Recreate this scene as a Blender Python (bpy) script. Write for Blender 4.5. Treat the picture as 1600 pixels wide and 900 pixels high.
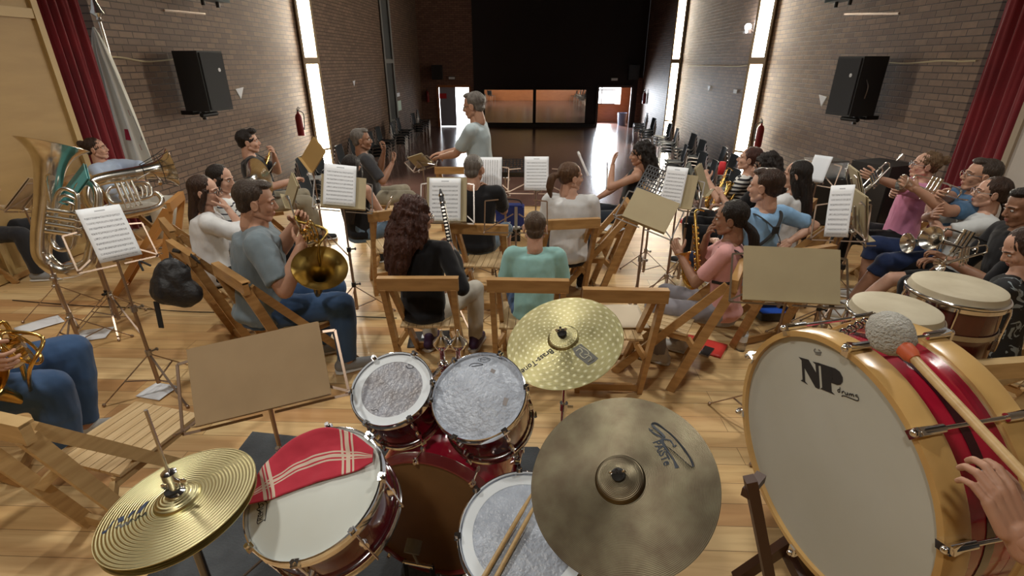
import bpy, math, random
import numpy as np
from mathutils import Vector, Matrix, Quaternion, noise
random.seed(7)
for o in list(bpy.data.objects): bpy.data.objects.remove(o)
SC = bpy.context.scene
COL = SC.collection
PI = math.pi
V = Vector
# ------------------------------------------------------------------ camera
F_PX = 790.0
CAM_H = 2.0
TH = math.atan(353/F_PX)
PS = math.atan(30/(F_PX/math.cos(TH)))
cam = bpy.data.cameras.new('camera'); camo = bpy.data.objects.new('camera', cam); COL.objects.link(camo)
cam.sensor_width = 36; cam.lens = 36*F_PX/1600; cam.clip_start = 0.02; cam.clip_end = 200
camo.location = (0, 0, CAM_H); camo.rotation_euler = (PI/2-TH, 0, PS)
SC.camera = camo
_ct, _st, _cp, _sp = math.cos(TH), math.sin(TH), math.cos(PS), math.sin(PS)
FW = V((-_sp*_ct, _cp*_ct, -_st)); RT = V((_cp, _sp, 0)); UP = V((-_sp*_st, _cp*_st, _ct))
def ray(px, py): return FW + RT*((px-800)/F_PX) + UP*((450-py)/F_PX)
def atz(px, py, z=0.0):
    r = ray(px, py); t = (z-CAM_H)/r.z; return V((r.x*t, r.y*t, z))
def aty(px, py, Y):
    r = ray(px, py); t = Y/r.y; return V((r.x*t, Y, CAM_H+r.z*t))
def atx(px, py, X):
    r = ray(px, py); t = X/r.x; return V((X, r.y*t, CAM_H+r.z*t))
def atd(px, py, d):
    r = ray(px, py); return V((r.x*d, r.y*d, CAM_H+r.z*d))
# ------------------------------------------------------------------ world, exposure
SC.view_settings.view_transform = 'Standard'; SC.view_settings.look = 'None'
SC.view_settings.gamma = 1; SC.view_settings.use_curve_mapping = False
SC.view_settings.exposure = 0.4
W = bpy.data.worlds.new('world'); SC.world = W; W.use_nodes = True
W.node_tree.nodes['Background'].inputs[0].default_value = (0.72, 0.74, 0.78, 1)
W.node_tree.nodes['Background'].inputs[1].default_value = 0.28
def lamp(name, loc, power, size=0.12, col=(1, .93, .82), kind='POINT', target=None, spot=120, sx=None, sy=None):
    l = bpy.data.lights.new(name, kind); l.energy = power; l.color = col
    if kind == 'AREA':
        l.shape = 'RECTANGLE'; l.size = sx; l.size_y = sy
    else: l.shadow_soft_size = size
    if kind == 'SPOT': l.spot_size = math.radians(spot); l.spot_blend = .6
    o = bpy.data.objects.new(name, l); COL.objects.link(o); o.location = loc
    if target is not None:
        o.rotation_euler = (V(target)-V(loc)).to_track_quat('-Z', 'Y').to_euler()
    return o
# stage luminaires hang above the players; last one added to brighten the bass drum
for i, (x, y, p) in enumerate(((-2.8, 2.2, 185), (2.4, 3.0, 175), (-0.6, 5.4, 190), (-.9, -0.9, 150))):
    lamp('stage_and_fill_lamp', (x, y, 4.6), p, .16, (1, .95, .86), 'SPOT', (x*.85, y*.95+.1, 0), 150)
# daylight coming in through the two open doors of the hall
lamp('daylight_right_door', (3.6, 28.6, .2), 420, col=(.85, .92, 1), kind='AREA', target=(1.5, 18, -1), sx=1.4, sy=2.0)
lamp('daylight_left_door', (-4.1, 28.2, .2), 110, col=(.85, .92, 1), kind='AREA', target=(-3.6, 18, -1), sx=.7, sy=2.0)

# ------------------------------------------------------------------ materials
MATS = {}
def sock(b, *names):
    for n in names:
        if n in b.inputs: return b.inputs[n]
def mat(name, col, rough=.6, metal=0, coat=0, bump=None, var=None, emit=None, trans=0, alpha=None, spec=None, sheen=0):
    """var=(scale, dark colour, amount) noise mix; bump=(scale,strength[,stretch])"""
    if name in MATS: return MATS[name]
    m = bpy.data.materials.new(name); m.use_nodes = True; nt = m.node_tree; N = nt.nodes; L = nt.links
    b = N['Principled BSDF']
    b.inputs['Base Color'].default_value = (*col, 1); b.inputs['Roughness'].default_value = rough
    b.inputs['Metallic'].default_value = metal
    if coat: sock(b, 'Coat Weight').default_value = coat; sock(b, 'Coat Roughness').default_value = .08
    if trans: sock(b, 'Transmission Weight').default_value = trans
    if spec is not None: sock(b, 'Specular IOR Level').default_value = spec
    if sheen: sock(b, 'Sheen Weight').default_value = sheen
    if alpha is not None: b.inputs['Alpha'].default_value = alpha
    if emit: sock(b, 'Emission Color').default_value = (*emit[0], 1); sock(b, 'Emission Strength').default_value = emit[1]
    tc = N.new('ShaderNodeTexCoord')
    if var:
        n = N.new('ShaderNodeTexNoise'); n.inputs['Scale'].default_value = var[0]; n.inputs['Detail'].default_value = 5
        if len(var) > 3:
            mp = N.new('ShaderNodeMapping'); mp.inputs['Scale'].default_value = var[3]
            L.new(tc.outputs['Object'], mp.inputs[0]); L.new(mp.outputs[0], n.inputs['Vector'])
        else: L.new(tc.outputs['Object'], n.inputs['Vector'])
        r = N.new('ShaderNodeMapRange'); r.inputs[1].default_value = .35; r.inputs[2].default_value = .68
        r.inputs[3].default_value = 0; r.inputs[4].default_value = var[2]
        L.new(n.outputs[0], r.inputs[0])
        mx = N.new('ShaderNodeMix'); mx.data_type = 'RGBA'
        mx.inputs[6].default_value = (*col, 1); mx.inputs[7].default_value = (*var[1], 1)
        L.new(r.outputs[0], mx.inputs[0]); L.new(mx.outputs[2], b.inputs['Base Color'])
    if bump:
        n = N.new('ShaderNodeTexNoise'); n.inputs['Scale'].default_value = bump[0]; n.inputs['Detail'].default_value = 3
        if len(bump) > 2:
            mp = N.new('ShaderNodeMapping'); mp.inputs['Scale'].default_value = bump[2]
            L.new(tc.outputs['Object'], mp.inputs[0]); L.new(mp.outputs[0], n.inputs['Vector'])
        else: L.new(tc.outputs['Object'], n.inputs['Vector'])
        bp = N.new('ShaderNodeBump'); bp.inputs['Strength'].default_value = bump[1]; bp.inputs['Distance'].default_value = .02
        L.new(n.outputs[0], bp.inputs['Height']); L.new(bp.outputs[0], b.inputs['Normal'])
    MATS[name] = m
    return m
def nodes(m): return m.node_tree.nodes, m.node_tree.links, m.node_tree.nodes['Principled BSDF']
def math_node(N, L, op, a, b=None, c=None):
    n = N.new('ShaderNodeMath'); n.operation = op
    for i, x in enumerate((a, b, c)):
        if x is None: continue
        if isinstance(x, (int, float)): n.inputs[i].default_value = x
        else: L.new(x, n.inputs[i])
    return n.outputs[0]
def mix_node(N, L, fac, a, b, mode='MIX'):
    n = N.new('ShaderNodeMix'); n.data_type = 'RGBA'; n.blend_type = mode
    for i, x in ((0, fac), (6, a), (7, b)):
        if isinstance(x, (int, float)): n.inputs[i].default_value = x
        elif isinstance(x, tuple): n.inputs[i].default_value = (*x, 1)
        else: L.new(x, n.inputs[i])
    return n.outputs[2]
def map_vec(N, L, tc, scale=(1, 1, 1), rot=(0, 0, 0), loc=(0, 0, 0), out='Object'):
    mp = N.new('ShaderNodeMapping'); mp.inputs['Scale'].default_value = scale; mp.inputs['Rotation'].default_value = rot
    mp.inputs['Location'].default_value = loc
    L.new(tc.outputs[out], mp.inputs[0]); return mp.outputs[0]

def floor_mat():
    m = mat('stage_boards', (.62, .42, .2), .34, spec=.4); N, L, b = nodes(m); tc = N.new('ShaderNodeTexCoord')
    br = N.new('ShaderNodeTexBrick'); L.new(map_vec(N, L, tc), br.inputs[0])
    br.offset = .37; br.inputs['Scale'].default_value = 1; br.inputs['Brick Width'].default_value = 1.9
    br.inputs['Row Height'].default_value = .135; br.inputs['Mortar Size'].default_value = .0016
    br.inputs['Color1'].default_value = (.0, .0, .0, 1); br.inputs['Color2'].default_value = (1, 1, 1, 1)
    br.inputs['Mortar'].default_value = (.5, .5, .5, 1); br.inputs['Bias'].default_value = 0
    cr = N.new('ShaderNodeValToRGB'); e = cr.color_ramp.elements
    e[0].position = 0; e[0].color = (.74, .52, .245, 1); e[1].position = 1; e[1].color = (.50, .27, .115, 1)
    for p, c in ((.3, (.80, .60, .32)), (.5, (.66, .43, .19)), (.72, (.77, .55, .27))):
        x = e.new(p); x.color = (*c, 1)
    L.new(br.outputs['Color'], cr.inputs[0])
    g = N.new('ShaderNodeTexNoise'); g.inputs['Scale'].default_value = 1.6; g.inputs['Detail'].default_value = 8
    g.inputs['Distortion'].default_value = .6
    L.new(map_vec(N, L, tc, (1.2, 16, 1)), g.inputs['Vector'])
    rr = N.new('ShaderNodeMapRange'); rr.inputs[1].default_value = .42; rr.inputs[2].default_value = .72; rr.inputs[4].default_value = .5
    L.new(g.outputs[0], rr.inputs[0])
    c1 = mix_node(N, L, rr.outputs[0], cr.outputs[0], (.40, .20, .075))
    # larger drifting tone
    g2 = N.new('ShaderNodeTexNoise'); g2.inputs['Scale'].default_value = .9; L.new(map_vec(N, L, tc, (1, 5, 1)), g2.inputs['Vector'])
    r2 = N.new('ShaderNodeMapRange'); r2.inputs[1].default_value = .45; r2.inputs[2].default_value = .7; r2.inputs[4].default_value = .45
    L.new(g2.outputs[0], r2.inputs[0])
    c2 = mix_node(N, L, r2.outputs[0], c1, (.56, .29, .13))
    # knots
    vo = N.new('ShaderNodeTexVoronoi'); vo.inputs['Scale'].default_value = 1.5; L.new(map_vec(N, L, tc, (1, 2.0, 1)), vo.inputs['Vector'])
    k = N.new('ShaderNodeMapRange'); k.inputs[1].default_value = .035; k.inputs[2].default_value = .075; k.inputs[3].default_value = .85; k.inputs[4].default_value = 0
    L.new(vo.outputs['Distance'], k.inputs[0])
    c3 = mix_node(N, L, k.outputs[0], c2, (.16, .06, .02))
    c4 = mix_node(N, L, math_node(N, L, 'MULTIPLY', br.outputs['Fac'], .75), c3, (.12, .06, .03))
    L.new(c4, b.inputs['Base Color'])
    bp = N.new('ShaderNodeBump'); bp.inputs['Strength'].default_value = .25; bp.inputs['Distance'].default_value = .004
    L.new(math_node(N, L, 'SUBTRACT', 1, br.outputs['Fac']), bp.inputs['Height']); L.new(bp.outputs[0], b.inputs['Normal'])
    return m
def brick_mat(name, axis, c1, c2, mortar, bump=.9):
    m = mat(name, c1, .62, spec=.35); N, L, b = nodes(m); tc = N.new('ShaderNodeTexCoord')
    sp = N.new('ShaderNodeSeparateXYZ'); L.new(tc.outputs['Object'], sp.inputs[0]); cb = N.new('ShaderNodeCombineXYZ')
    L.new(sp.outputs[axis], cb.inputs[0]); L.new(sp.outputs[2], cb.inputs[1])
    br = N.new('ShaderNodeTexBrick'); L.new(cb.outputs[0], br.inputs[0])
    br.inputs['Scale'].default_value = 1; br.inputs['Brick Width'].default_value = .26; br.inputs['Row Height'].default_value = .085
    br.inputs['Mortar Size'].default_value = .0085; br.inputs['Mortar Smooth'].default_value = .25
    br.inputs['Color1'].default_value = (*c1, 1); br.inputs['Color2'].default_value = (*c2, 1); br.inputs['Mortar'].default_value = (*mortar, 1)
    n = N.new('ShaderNodeTexNoise'); n.inputs['Scale'].default_value = 9; n.inputs['Detail'].default_value = 5; L.new(tc.outputs['Object'], n.inputs['Vector'])
    r = N.new('ShaderNodeMapRange'); r.inputs[1].default_value = .35; r.inputs[2].default_value = .7; r.inputs[4].default_value = .45
    L.new(n.outputs[0], r.inputs[0])
    L.new(mix_node(N, L, r.outputs[0], br.outputs['Color'], tuple(.55*x for x in c1)), b.inputs['Base Color'])
    h = math_node(N, L, 'ADD', math_node(N, L, 'SUBTRACT', 1, br.outputs['Fac']), math_node(N, L, 'MULTIPLY', n.outputs[0], .25))
    bp = N.new('ShaderNodeBump'); bp.inputs['Strength'].default_value = bump; bp.inputs['Distance'].default_value = .012
    L.new(h, bp.inputs['Height']); L.new(bp.outputs[0], b.inputs['Normal'])
    return m
def cymbal_mat(name, col, col2, rough, rings, bump, hammer=0, aniso=.6):
    m = mat(name, col, rough, 1); N, L, b = nodes(m); tc = N.new('ShaderNodeTexCoord')
    sp = N.new('ShaderNodeSeparateXYZ'); L.new(tc.outputs['Object'], sp.inputs[0])
    r = math_node(N, L, 'SQRT', math_node(N, L, 'ADD', math_node(N, L, 'MULTIPLY', sp.outputs[0], sp.outputs[0]), math_node(N, L, 'MULTIPLY', sp.outputs[1], sp.outputs[1])))
    s = math_node(N, L, 'SINE', math_node(N, L, 'MULTIPLY', r, rings))
    n = N.new('ShaderNodeTexNoise'); n.inputs['Scale'].default_value = 14; n.inputs['Detail'].default_value = 6; L.new(tc.outputs['Object'], n.inputs['Vector'])
    rr = N.new('ShaderNodeMapRange'); rr.inputs[1].default_value = .35; rr.inputs[2].default_value = .7; L.new(n.outputs[0], rr.inputs[0])
    c = mix_node(N, L, rr.outputs[0], col, col2)
    c = mix_node(N, L, math_node(N, L, 'MULTIPLY', math_node(N, L, 'ADD', s, 1), .16), c, tuple(x*.45 for x in col))
    L.new(c, b.inputs['Base Color'])
    h = s
    if hammer:   # rings of hammered dimples, their bright glints mixed into the colour too
        at = math_node(N, L, 'ARCTAN2', sp.outputs[1], sp.outputs[0])
        a1 = math_node(N, L, 'SINE', math_node(N, L, 'MULTIPLY', at, 26)); a2 = math_node(N, L, 'SINE', math_node(N, L, 'MULTIPLY', r, 215))
        d = math_node(N, L, 'MULTIPLY', a1, a2)
        d = math_node(N, L, 'POWER', math_node(N, L, 'MAXIMUM', d, 0), 2)
        h = math_node(N, L, 'ADD', math_node(N, L, 'MULTIPLY', s, .35), math_node(N, L, 'MULTIPLY', d, hammer))
        L.new(mix_node(N, L, math_node(N, L, 'MULTIPLY', d, .55), c, (.80, .78, .58)), b.inputs['Base Color'])
    bp = N.new('ShaderNodeBump'); bp.inputs['Strength'].default_value = bump; bp.inputs['Distance'].default_value = .0012
    L.new(h, bp.inputs['Height']); L.new(bp.outputs[0], b.inputs['Normal'])
    b.inputs['Anisotropic'].default_value = aniso
    tg = N.new('ShaderNodeTangent'); tg.direction_type = 'RADIAL'; tg.axis = 'Z'; L.new(tg.outputs[0], b.inputs['Tangent'])
    return m
def sheet_mat(name, staves=9, vertical=False):
    m = mat(name, (.83, .86, .9), .7); N, L, b = nodes(m); tc = N.new('ShaderNodeTexCoord')
    sp = N.new('ShaderNodeSeparateXYZ'); L.new(tc.outputs['Generated'], sp.inputs[0])
    u, v = (sp.outputs[1], sp.outputs[0]) if vertical else (sp.outputs[0], sp.outputs[1])
    f = math_node(N, L, 'FRACT', math_node(N, L, 'MULTIPLY', v, staves+1.5))
    band = math_node(N, L, 'LESS_THAN', math_node(N, L, 'ABSOLUTE', math_node(N, L, 'SUBTRACT', f, .5)), .2)
    lines = math_node(N, L, 'GREATER_THAN', math_node(N, L, 'FRACT', math_node(N, L, 'MULTIPLY', f, 10)), .62)
    n = N.new('ShaderNodeTexNoise'); n.inputs['Scale'].default_value = 60; n.inputs['Detail'].default_value = 1
    L.new(map_vec(N, L, tc, (1, 1, 1), out='Generated'), n.inputs['Vector'])
    notes = math_node(N, L, 'GREATER_THAN', n.outputs[0], .54)
    ink = math_node(N, L, 'MULTIPLY', band, math_node(N, L, 'MAXIMUM', math_node(N, L, 'MULTIPLY', notes, .8), math_node(N, L, 'MULTIPLY', lines, .6)))
    mu = math_node(N, L, 'LESS_THAN', math_node(N, L, 'ABSOLUTE', math_node(N, L, 'SUBTRACT', u, .5)), .41)
    mv = math_node(N, L, 'LESS_THAN', math_node(N, L, 'ABSOLUTE', math_node(N, L, 'SUBTRACT', v, .44)), .39)
    t = math_node(N, L, 'MULTIPLY', math_node(N, L, 'LESS_THAN', math_node(N, L, 'ABSOLUTE', math_node(N, L, 'SUBTRACT', v, .93)), .012),
                  math_node(N, L, 'LESS_THAN', math_node(N, L, 'ABSOLUTE', math_node(N, L, 'SUBTRACT', u, .5)), .12))
    ink = math_node(N, L, 'MAXIMUM', math_node(N, L, 'MULTIPLY', ink, math_node(N, L, 'MULTIPLY', mu, mv)), math_node(N, L, 'MULTIPLY', t, .6))
    L.new(mix_node(N, L, ink, (.83, .86, .9), (.12, .12, .14)), b.inputs['Base Color'])
    return m
M_FLOOR = floor_mat()
M_BRICK = brick_mat('brick_side', 1, (.25, .165, .115), (.155, .10, .072), (.055, .04, .032))
M_BRICKE = brick_mat('brick_end', 0, (.30, .17, .12), (.2, .11, .08), (.07, .05, .045))
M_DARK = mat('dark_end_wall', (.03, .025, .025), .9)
M_HALL = mat('hall_floor_polished', (.17, .095, .08), .2, spec=.5, var=(3, (.11, .06, .05), 1), bump=(3, .03))
M_WOOD = mat('chair_beech', (.45, .255, .095), .38, spec=.4, var=(3, (.31, .16, .055), .8, (2, 2, 12)), coat=.15)
M_WOODL = mat('chair_pale_beech', (.60, .42, .20), .42, var=(3, (.44, .28, .12), .8, (2, 2, 12)))
M_SLAT = mat('seat_slats', (.62, .46, .26), .42, var=(4, (.46, .31, .15), .9, (14, 1, 1)))
M_CARD = mat('cardboard', (.385, .275, .155), .75, var=(8, (.335, .235, .13), .7))
M_CARDL = mat('pale_board', (.43, .36, .22), .7, var=(5, (.38, .31, .185), .6))
M_CHROME = mat('chrome', (.82, .82, .84), .12, 1)
M_STEEL = mat('brushed_steel', (.45, .42, .4), .32, 1)
M_STAND = mat('nickel_stand', (.36, .27, .21), .34, .85)
M_BLACK = mat('black_plastic', (.018, .018, .02), .42)
M_BLACKM = mat('black_metal', (.03, .03, .032), .35, .6)
M_RUBBER = mat('rubber', (.02, .02, .02), .8)
M_BRASS = mat('brass', (.72, .47, .14), .2, 1, var=(12, (.5, .3, .08), .6))
M_BRASSD = mat('old_brass', (.40, .28, .08), .3, 1, var=(6, (.22, .15, .045), .9))
M_SILVER = mat('silver_plate', (.84, .82, .77), .2, 1, var=(9, (.62, .59, .52), .8))
M_RED = mat('wine_lacquer', (.115, .004, .012), .16, coat=1, var=(2, (.06, .002, .006), .6))
M_REDB = mat('red_sparkle_lacquer', (.36, .008, .03), .18, coat=1)
M_HOOP = mat('maple_hoop', (.60, .38, .14), .28, coat=.5, var=(4, (.42, .24, .08), .8))
M_HEAD = mat('coated_head', (.62, .66, .62), .55, var=(4, (.56, .58, .52), .6))
M_HEADG = mat('grey_coated_head', (.50, .51, .46), .6, var=(2.5, (.45, .45, .38), .7))
M_HEADC = mat('clear_worn_head', (.34, .36, .42), .3, var=(16, (.22, .20, .20), .9), bump=(60, .3))
M_HEADB = mat('blue_grey_worn_head', (.50, .56, .66), .28, var=(14, (.34, .38, .46), .9), bump=(55, .45))
M_RING = mat('white_damper_ring', (.72, .78, .83), .5)
M_SKINH = mat('rawhide_head', (.56, .505, .375), .6, var=(7, (.42, .36, .25), .8))
M_KICKH = mat('brown_kick_head', (.17, .085, .03), .35, var=(3, (.10, .05, .02), .9))
M_WHITE = mat('white_paper', (.78, .82, .88), .7)
M_SHEET = sheet_mat('sheet_music_page')
M_SHEETV = sheet_mat('sheet_music_page_side', 8, True)
M_INK = mat('black_ink', (.015, .015, .018), .6)
M_FELT = mat('grey_felt', (.16, .16, .15), .95)
M_RUG = mat('charcoal_rug', (.085, .095, .105), .95, var=(7, (.05, .055, .062), .8), bump=(90, .4))
M_CURT = mat('crimson_curtain', (.20, .007, .016), .85, sheen=.4, var=(2, (.12, .004, .01), .7))
M_PANEL = mat('ochre_ply_panel', (.37, .235, .085), .55, var=(2, (.31, .19, .065), .8, (1, 1, 5)))
M_PANELG = mat('pale_grey_panel', (.46, .43, .40), .6, var=(2, (.4, .37, .34), .6))
M_ORANGE = mat('orange_wood', (.42, .15, .05), .4, var=(3, (.3, .1, .03), .7, (1, 1, 8)))
M_FRAME = mat('window_frame_timber', (.32, .23, .13), .5)
M_GLOW = mat('daylit_window_glass', (.9, .9, .85), .5, emit=((1, .92, .76), 48.0))
M_DAY = mat('bright_outdoor_daylight', (.9, .9, .9), .5, emit=((.93, .97, 1), 5))
M_MIRROR = mat('mirror', (.82, .82, .82), .02, 1)
M_EXT = mat('extinguisher_red', (.22, .012, .015), .35)
M_SIGNR = mat('sign_red', (.55, .02, .03), .5)
# ------------------------------------------------------------------ mesh helpers
def frames(path, ref=None):
    P = [V(p) for p in path]; n = len(P); T = []
    for i in range(n):
        a = P[max(i-1, 0)]; b = P[min(i+1, n-1)]; t = b-a
        T.append(t.normalized() if t.length > 1e-9 else V((0, 0, 1)))
    u = V(ref) if ref is not None else (V((1, 0, 0)) if abs(T[0].x) < .9 else V((0, 1, 0)))
    out = []
    for t in T:
        u = u-t*u.dot(t)
        if u.length < 1e-6: u = t.orthogonal()
        u.normalize(); out.append((u.copy(), t.cross(u).normalized()))
    return P, T, out
class MB:
    def __init__(s): s.v = []; s.f = []; s.m = []; s.M = Matrix()
    def add(s, vs, fs, mi=0):
        k = len(s.v); s.v += [s.M @ V(v) for v in vs]; s.f += [tuple(i+k for i in f) for f in fs]; s.m += [mi]*len(fs); return s
    def box(s, c, d, rot=None, mi=0, taper=1):
        c = V(c); x, y, z = d[0]/2, d[1]/2, d[2]/2
        R = rot if isinstance(rot, Matrix) else (Matrix.Rotation(rot, 3, 'Z') if rot else Matrix.Identity(3))
        vs = []
        for k in (-1, 1):
            q = taper if k == 1 else 1
            for a, b in ((-1, -1), (1, -1), (1, 1), (-1, 1)): vs.append(c+R @ V((a*x*q, b*y*q, k*z)))
        return s.add(vs, [(3, 2, 1, 0), (4, 5, 6, 7), (0, 1, 5, 4), (1, 2, 6, 5), (2, 3, 7, 6), (3, 0, 4, 7)], mi)
    def bar(s, a, b, w, h, ref=(0, 0, 1), mi=0):
        """rectangular bar from a to b, h measured along ref"""
        a, b = V(a), V(b); t = (b-a).normalized(); r = V(ref); r = (r-t*r.dot(t))
        r = r.normalized() if r.length > 1e-6 else t.orthogonal().normalized()
        q = t.cross(r); vs = []
        for p in (a, b):
            for i, j in ((-1, -1), (1, -1), (1, 1), (-1, 1)): vs.append(p+q*(i*w/2)+r*(j*h/2))
        return s.add(vs, [(3, 2, 1, 0), (4, 5, 6, 7), (0, 1, 5, 4), (1, 2, 6, 5), (2, 3, 7, 6), (3, 0, 4, 7)], mi)
    def tube(s, path, r, n=8, mi=0, caps=True, ref=None, closed=False):
        """swept tube; r number, list of numbers or list of (rx, ry)"""
        P, T, U = frames(path, ref); vs = []; fs = []; k = len(P)
        for i in range(k):
            rr = r[i] if isinstance(r, (list, tuple)) else r
            rx, ry = rr if isinstance(rr, (list, tuple)) else (rr, rr)
            for j in range(n):
                a = 2*PI*j/n; vs.append(P[i]+U[i][0]*(rx*math.cos(a))+U[i][1]*(ry*math.sin(a)))
        for i in range(k if closed else k-1):
            for j in range(n):
                a, b = i*n+j, i*n+(j+1) % n; c, d = ((i+1) % k)*n+j, ((i+1) % k)*n+(j+1) % n; fs.append((a, b, d, c))
        if caps and not closed:
            fs.append(tuple(range(n-1, -1, -1))); fs.append(tuple((k-1)*n+j for j in range(n)))
        return s.add(vs, fs, mi)
    def lathe(s, prof, n=32, mi=0, origin=(0, 0, 0), axis=(0, 0, 1)):
        """revolve (r, z) profile about axis through origin; r may be 0"""
        q = V((0, 0, 1)).rotation_difference(V(axis).normalized()); o = V(origin); vs = []; fs = []; idx = []
        for r, z in prof:
            if abs(r) < 1e-9: idx.append([len(vs)]*n); vs.append(o+q @ V((0, 0, z)))
            else:
                idx.append(list(range(len(vs), len(vs)+n)))
                for j in range(n): a = 2*PI*j/n; vs.append(o+q @ V((r*math.cos(a), r*math.sin(a), z)))
        for i in range(len(prof)-1):
            for j in range(n):
                a, b, c, d = idx[i][j], idx[i][(j+1) % n], idx[i+1][(j+1) % n], idx[i+1][j]
                f = []
                for x in (a, b, c, d):
                    if x not in f: f.append(x)
                if len(f) > 2: fs.append(tuple(f))
        return s.add(vs, fs, mi)
    def cyl(s, a, b, r, r2=None, n=12, mi=0): return s.tube([a, b], [r, r if r2 is None else r2], n, mi)
    def ball(s, c, r, n=12, mi=0, rot=None):
        r = V(r) if isinstance(r, (tuple, list, Vector)) else V((r, r, r)); c = V(c); m = max(6, n//2+2); vs = []; fs = []
        for i in range(m+1):
            t = PI*i/m
            for j in range(n):
                a = 2*PI*j/n; p = V((r.x*math.sin(t)*math.cos(a), r.y*math.sin(t)*math.sin(a), r.z*math.cos(t)))
                vs.append(c+(rot @ p if rot else p))
        for i in range(m):
            for j in range(n):
                a, b = i*n+j, i*n+(j+1) % n; c2, d = (i+1)*n+j, (i+1)*n+(j+1) % n; fs.append((a, c2, d, b))
        return s.add(vs, fs, mi)
    def cap(s, a, b, r1, r2, n=14, mi=0):
        """capsule with tapering radii"""
        a, b = V(a), V(b); d = b-a; L = d.length; t = d.normalized() if L > 1e-6 else V((0, 0, 1)); path = []; rr = []
        for q in (90, 60, 30): path.append(a-t*(r1*math.sin(math.radians(q)))); rr.append(max(1e-4, r1*math.cos(math.radians(q))))
        path.append(a); rr.append(r1); path.append(b); rr.append(r2)
        for q in (30, 60, 90): path.append(b+t*(r2*math.sin(math.radians(q)))); rr.append(max(1e-4, r2*math.cos(math.radians(q))))
        return s.tube(path, rr, n, mi)
    def torus(s, c, R, r, axis=(0, 0, 1), n=32, m=8, mi=0, sc=(1, 1)):
        q = V((0, 0, 1)).rotation_difference(V(axis).normalized()); c = V(c); vs = []; fs = []
        for i in range(n):
            a = 2*PI*i/n
            for j in range(m):
                b = 2*PI*j/m; k = R+r*math.cos(b)
                vs.append(c+q @ V((k*math.cos(a)*sc[0], k*math.sin(a)*sc[1], r*math.sin(b))))
        for i in range(n):
            for j in range(m):
                fs.append((i*m+j, ((i+1) % n)*m+j, ((i+1) % n)*m+(j+1) % m, i*m+(j+1) % m))
        return s.add(vs, fs, mi)
    def prism(s, pts, z0, z1, mi=0):
        n = len(pts); vs = [V((x, y, z0)) for x, y in pts]+[V((x, y, z1)) for x, y in pts]
        fs = [tuple(range(n-1, -1, -1)), tuple(range(n, 2*n))]+[(i, (i+1) % n, n+(i+1) % n, n+i) for i in range(n)]
        return s.add(vs, fs, mi)
    def sheet(s, g, th=.0015, mi=0):
        """grid of points (rows) given a small thickness"""
        R, C = len(g), len(g[0]); P = [[V(p) for p in r] for r in g]; N = [[None]*C for _ in range(R)]
        for i in range(R):
            for j in range(C):
                a = P[min(i+1, R-1)][j]-P[max(i-1, 0)][j]; b = P[i][min(j+1, C-1)]-P[i][max(j-1, 0)]
                c = a.cross(b); N[i][j] = c.normalized() if c.length > 1e-12 else V((0, 0, 1))
        vs = [P[i][j]+N[i][j]*th/2 for i in range(R) for j in range(C)]+[P[i][j]-N[i][j]*th/2 for i in range(R) for j in range(C)]; k = R*C; fs = []
        for i in range(R-1):
            for j in range(C-1):
                a, b, c, d = i*C+j, i*C+j+1, (i+1)*C+j+1, (i+1)*C+j; fs += [(a, d, c, b), (k+a, k+b, k+c, k+d)]
        for j in range(C-1): fs += [(j, j+1, k+j+1, k+j), ((R-1)*C+j+1, (R-1)*C+j, k+(R-1)*C+j, k+(R-1)*C+j+1)]
        for i in range(R-1): fs += [((i+1)*C, i*C, k+i*C, k+(i+1)*C), (i*C+C-1, (i+1)*C+C-1, k+(i+1)*C+C-1, k+i*C+C-1)]
        return s.add(vs, fs, mi)
    def mesh(s, name, mats, smooth=40):
        me = bpy.data.meshes.new(name); me.from_pydata([tuple(v) for v in s.v], [], s.f)
        for m in (mats if isinstance(mats, (list, tuple)) else [mats]): me.materials.append(m)
        if any(s.m): me.polygons.foreach_set('material_index', s.m)
        if smooth:
            me.polygons.foreach_set('use_smooth', [True]*len(s.f)); me.set_sharp_from_angle(angle=math.radians(smooth))
        me.update(); return me
def link(name, me, parent=None, M=None):
    o = bpy.data.objects.new(name, me); COL.objects.link(o)
    if parent is not None: o.parent = parent
    if M is not None: o.matrix_local = M
    return o
def obj(name, mb, mats, parent=None, smooth=40, M=None): return link(name, mb.mesh(name, mats, smooth), parent, M)
def tag(o, label, cat, group=None, kind=None):
    if label: o['label'] = label
    if cat: o['category'] = cat
    if group: o['group'] = group
    if kind: o['kind'] = kind
    return o
def thing(name, label, cat, loc=(0, 0, 0), rz=0, group=None, M=None):
    o = bpy.data.objects.new(name, None); COL.objects.link(o); o.empty_display_size = .05
    if M is not None: o.matrix_world = M
    else: o.location = loc; o.rotation_euler = (0, 0, rz)
    return tag(o, label, cat, group)
def struct(name, mb, m, smooth=0):
    return tag(obj(name, mb, m, None, smooth), None, None, None, 'structure')
def copy_tree(o, parent=None):
    c = o.copy(); COL.objects.link(c)
    if parent is not None: c.parent = parent
    for ch in list(o.children): copy_tree(ch, c)
    return c
def bez(pts, n=10):
    """Catmull-Rom through points"""
    P = [V(p) for p in pts]; P = [P[0]*2-P[1]]+P+[P[-1]*2-P[-2]]; out = []
    for i in range(1, len(P)-2):
        for k in range(n):
            t = k/n; a, b, c, d = P[i-1:i+3]
            out.append(.5*((2*b)+(c-a)*t+(2*a-5*b+4*c-d)*t*t+(3*b-a-3*c+d)*t**3))
    out.append(P[-2]); return out
def lerpl(vals, n):
    out = []; k = len(vals)-1
    for i in range(n):
        t = i/(n-1)*k; j = min(int(t), k-1); u = t-j; out.append(vals[j]*(1-u)+vals[j+1]*u)
    return out
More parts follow.
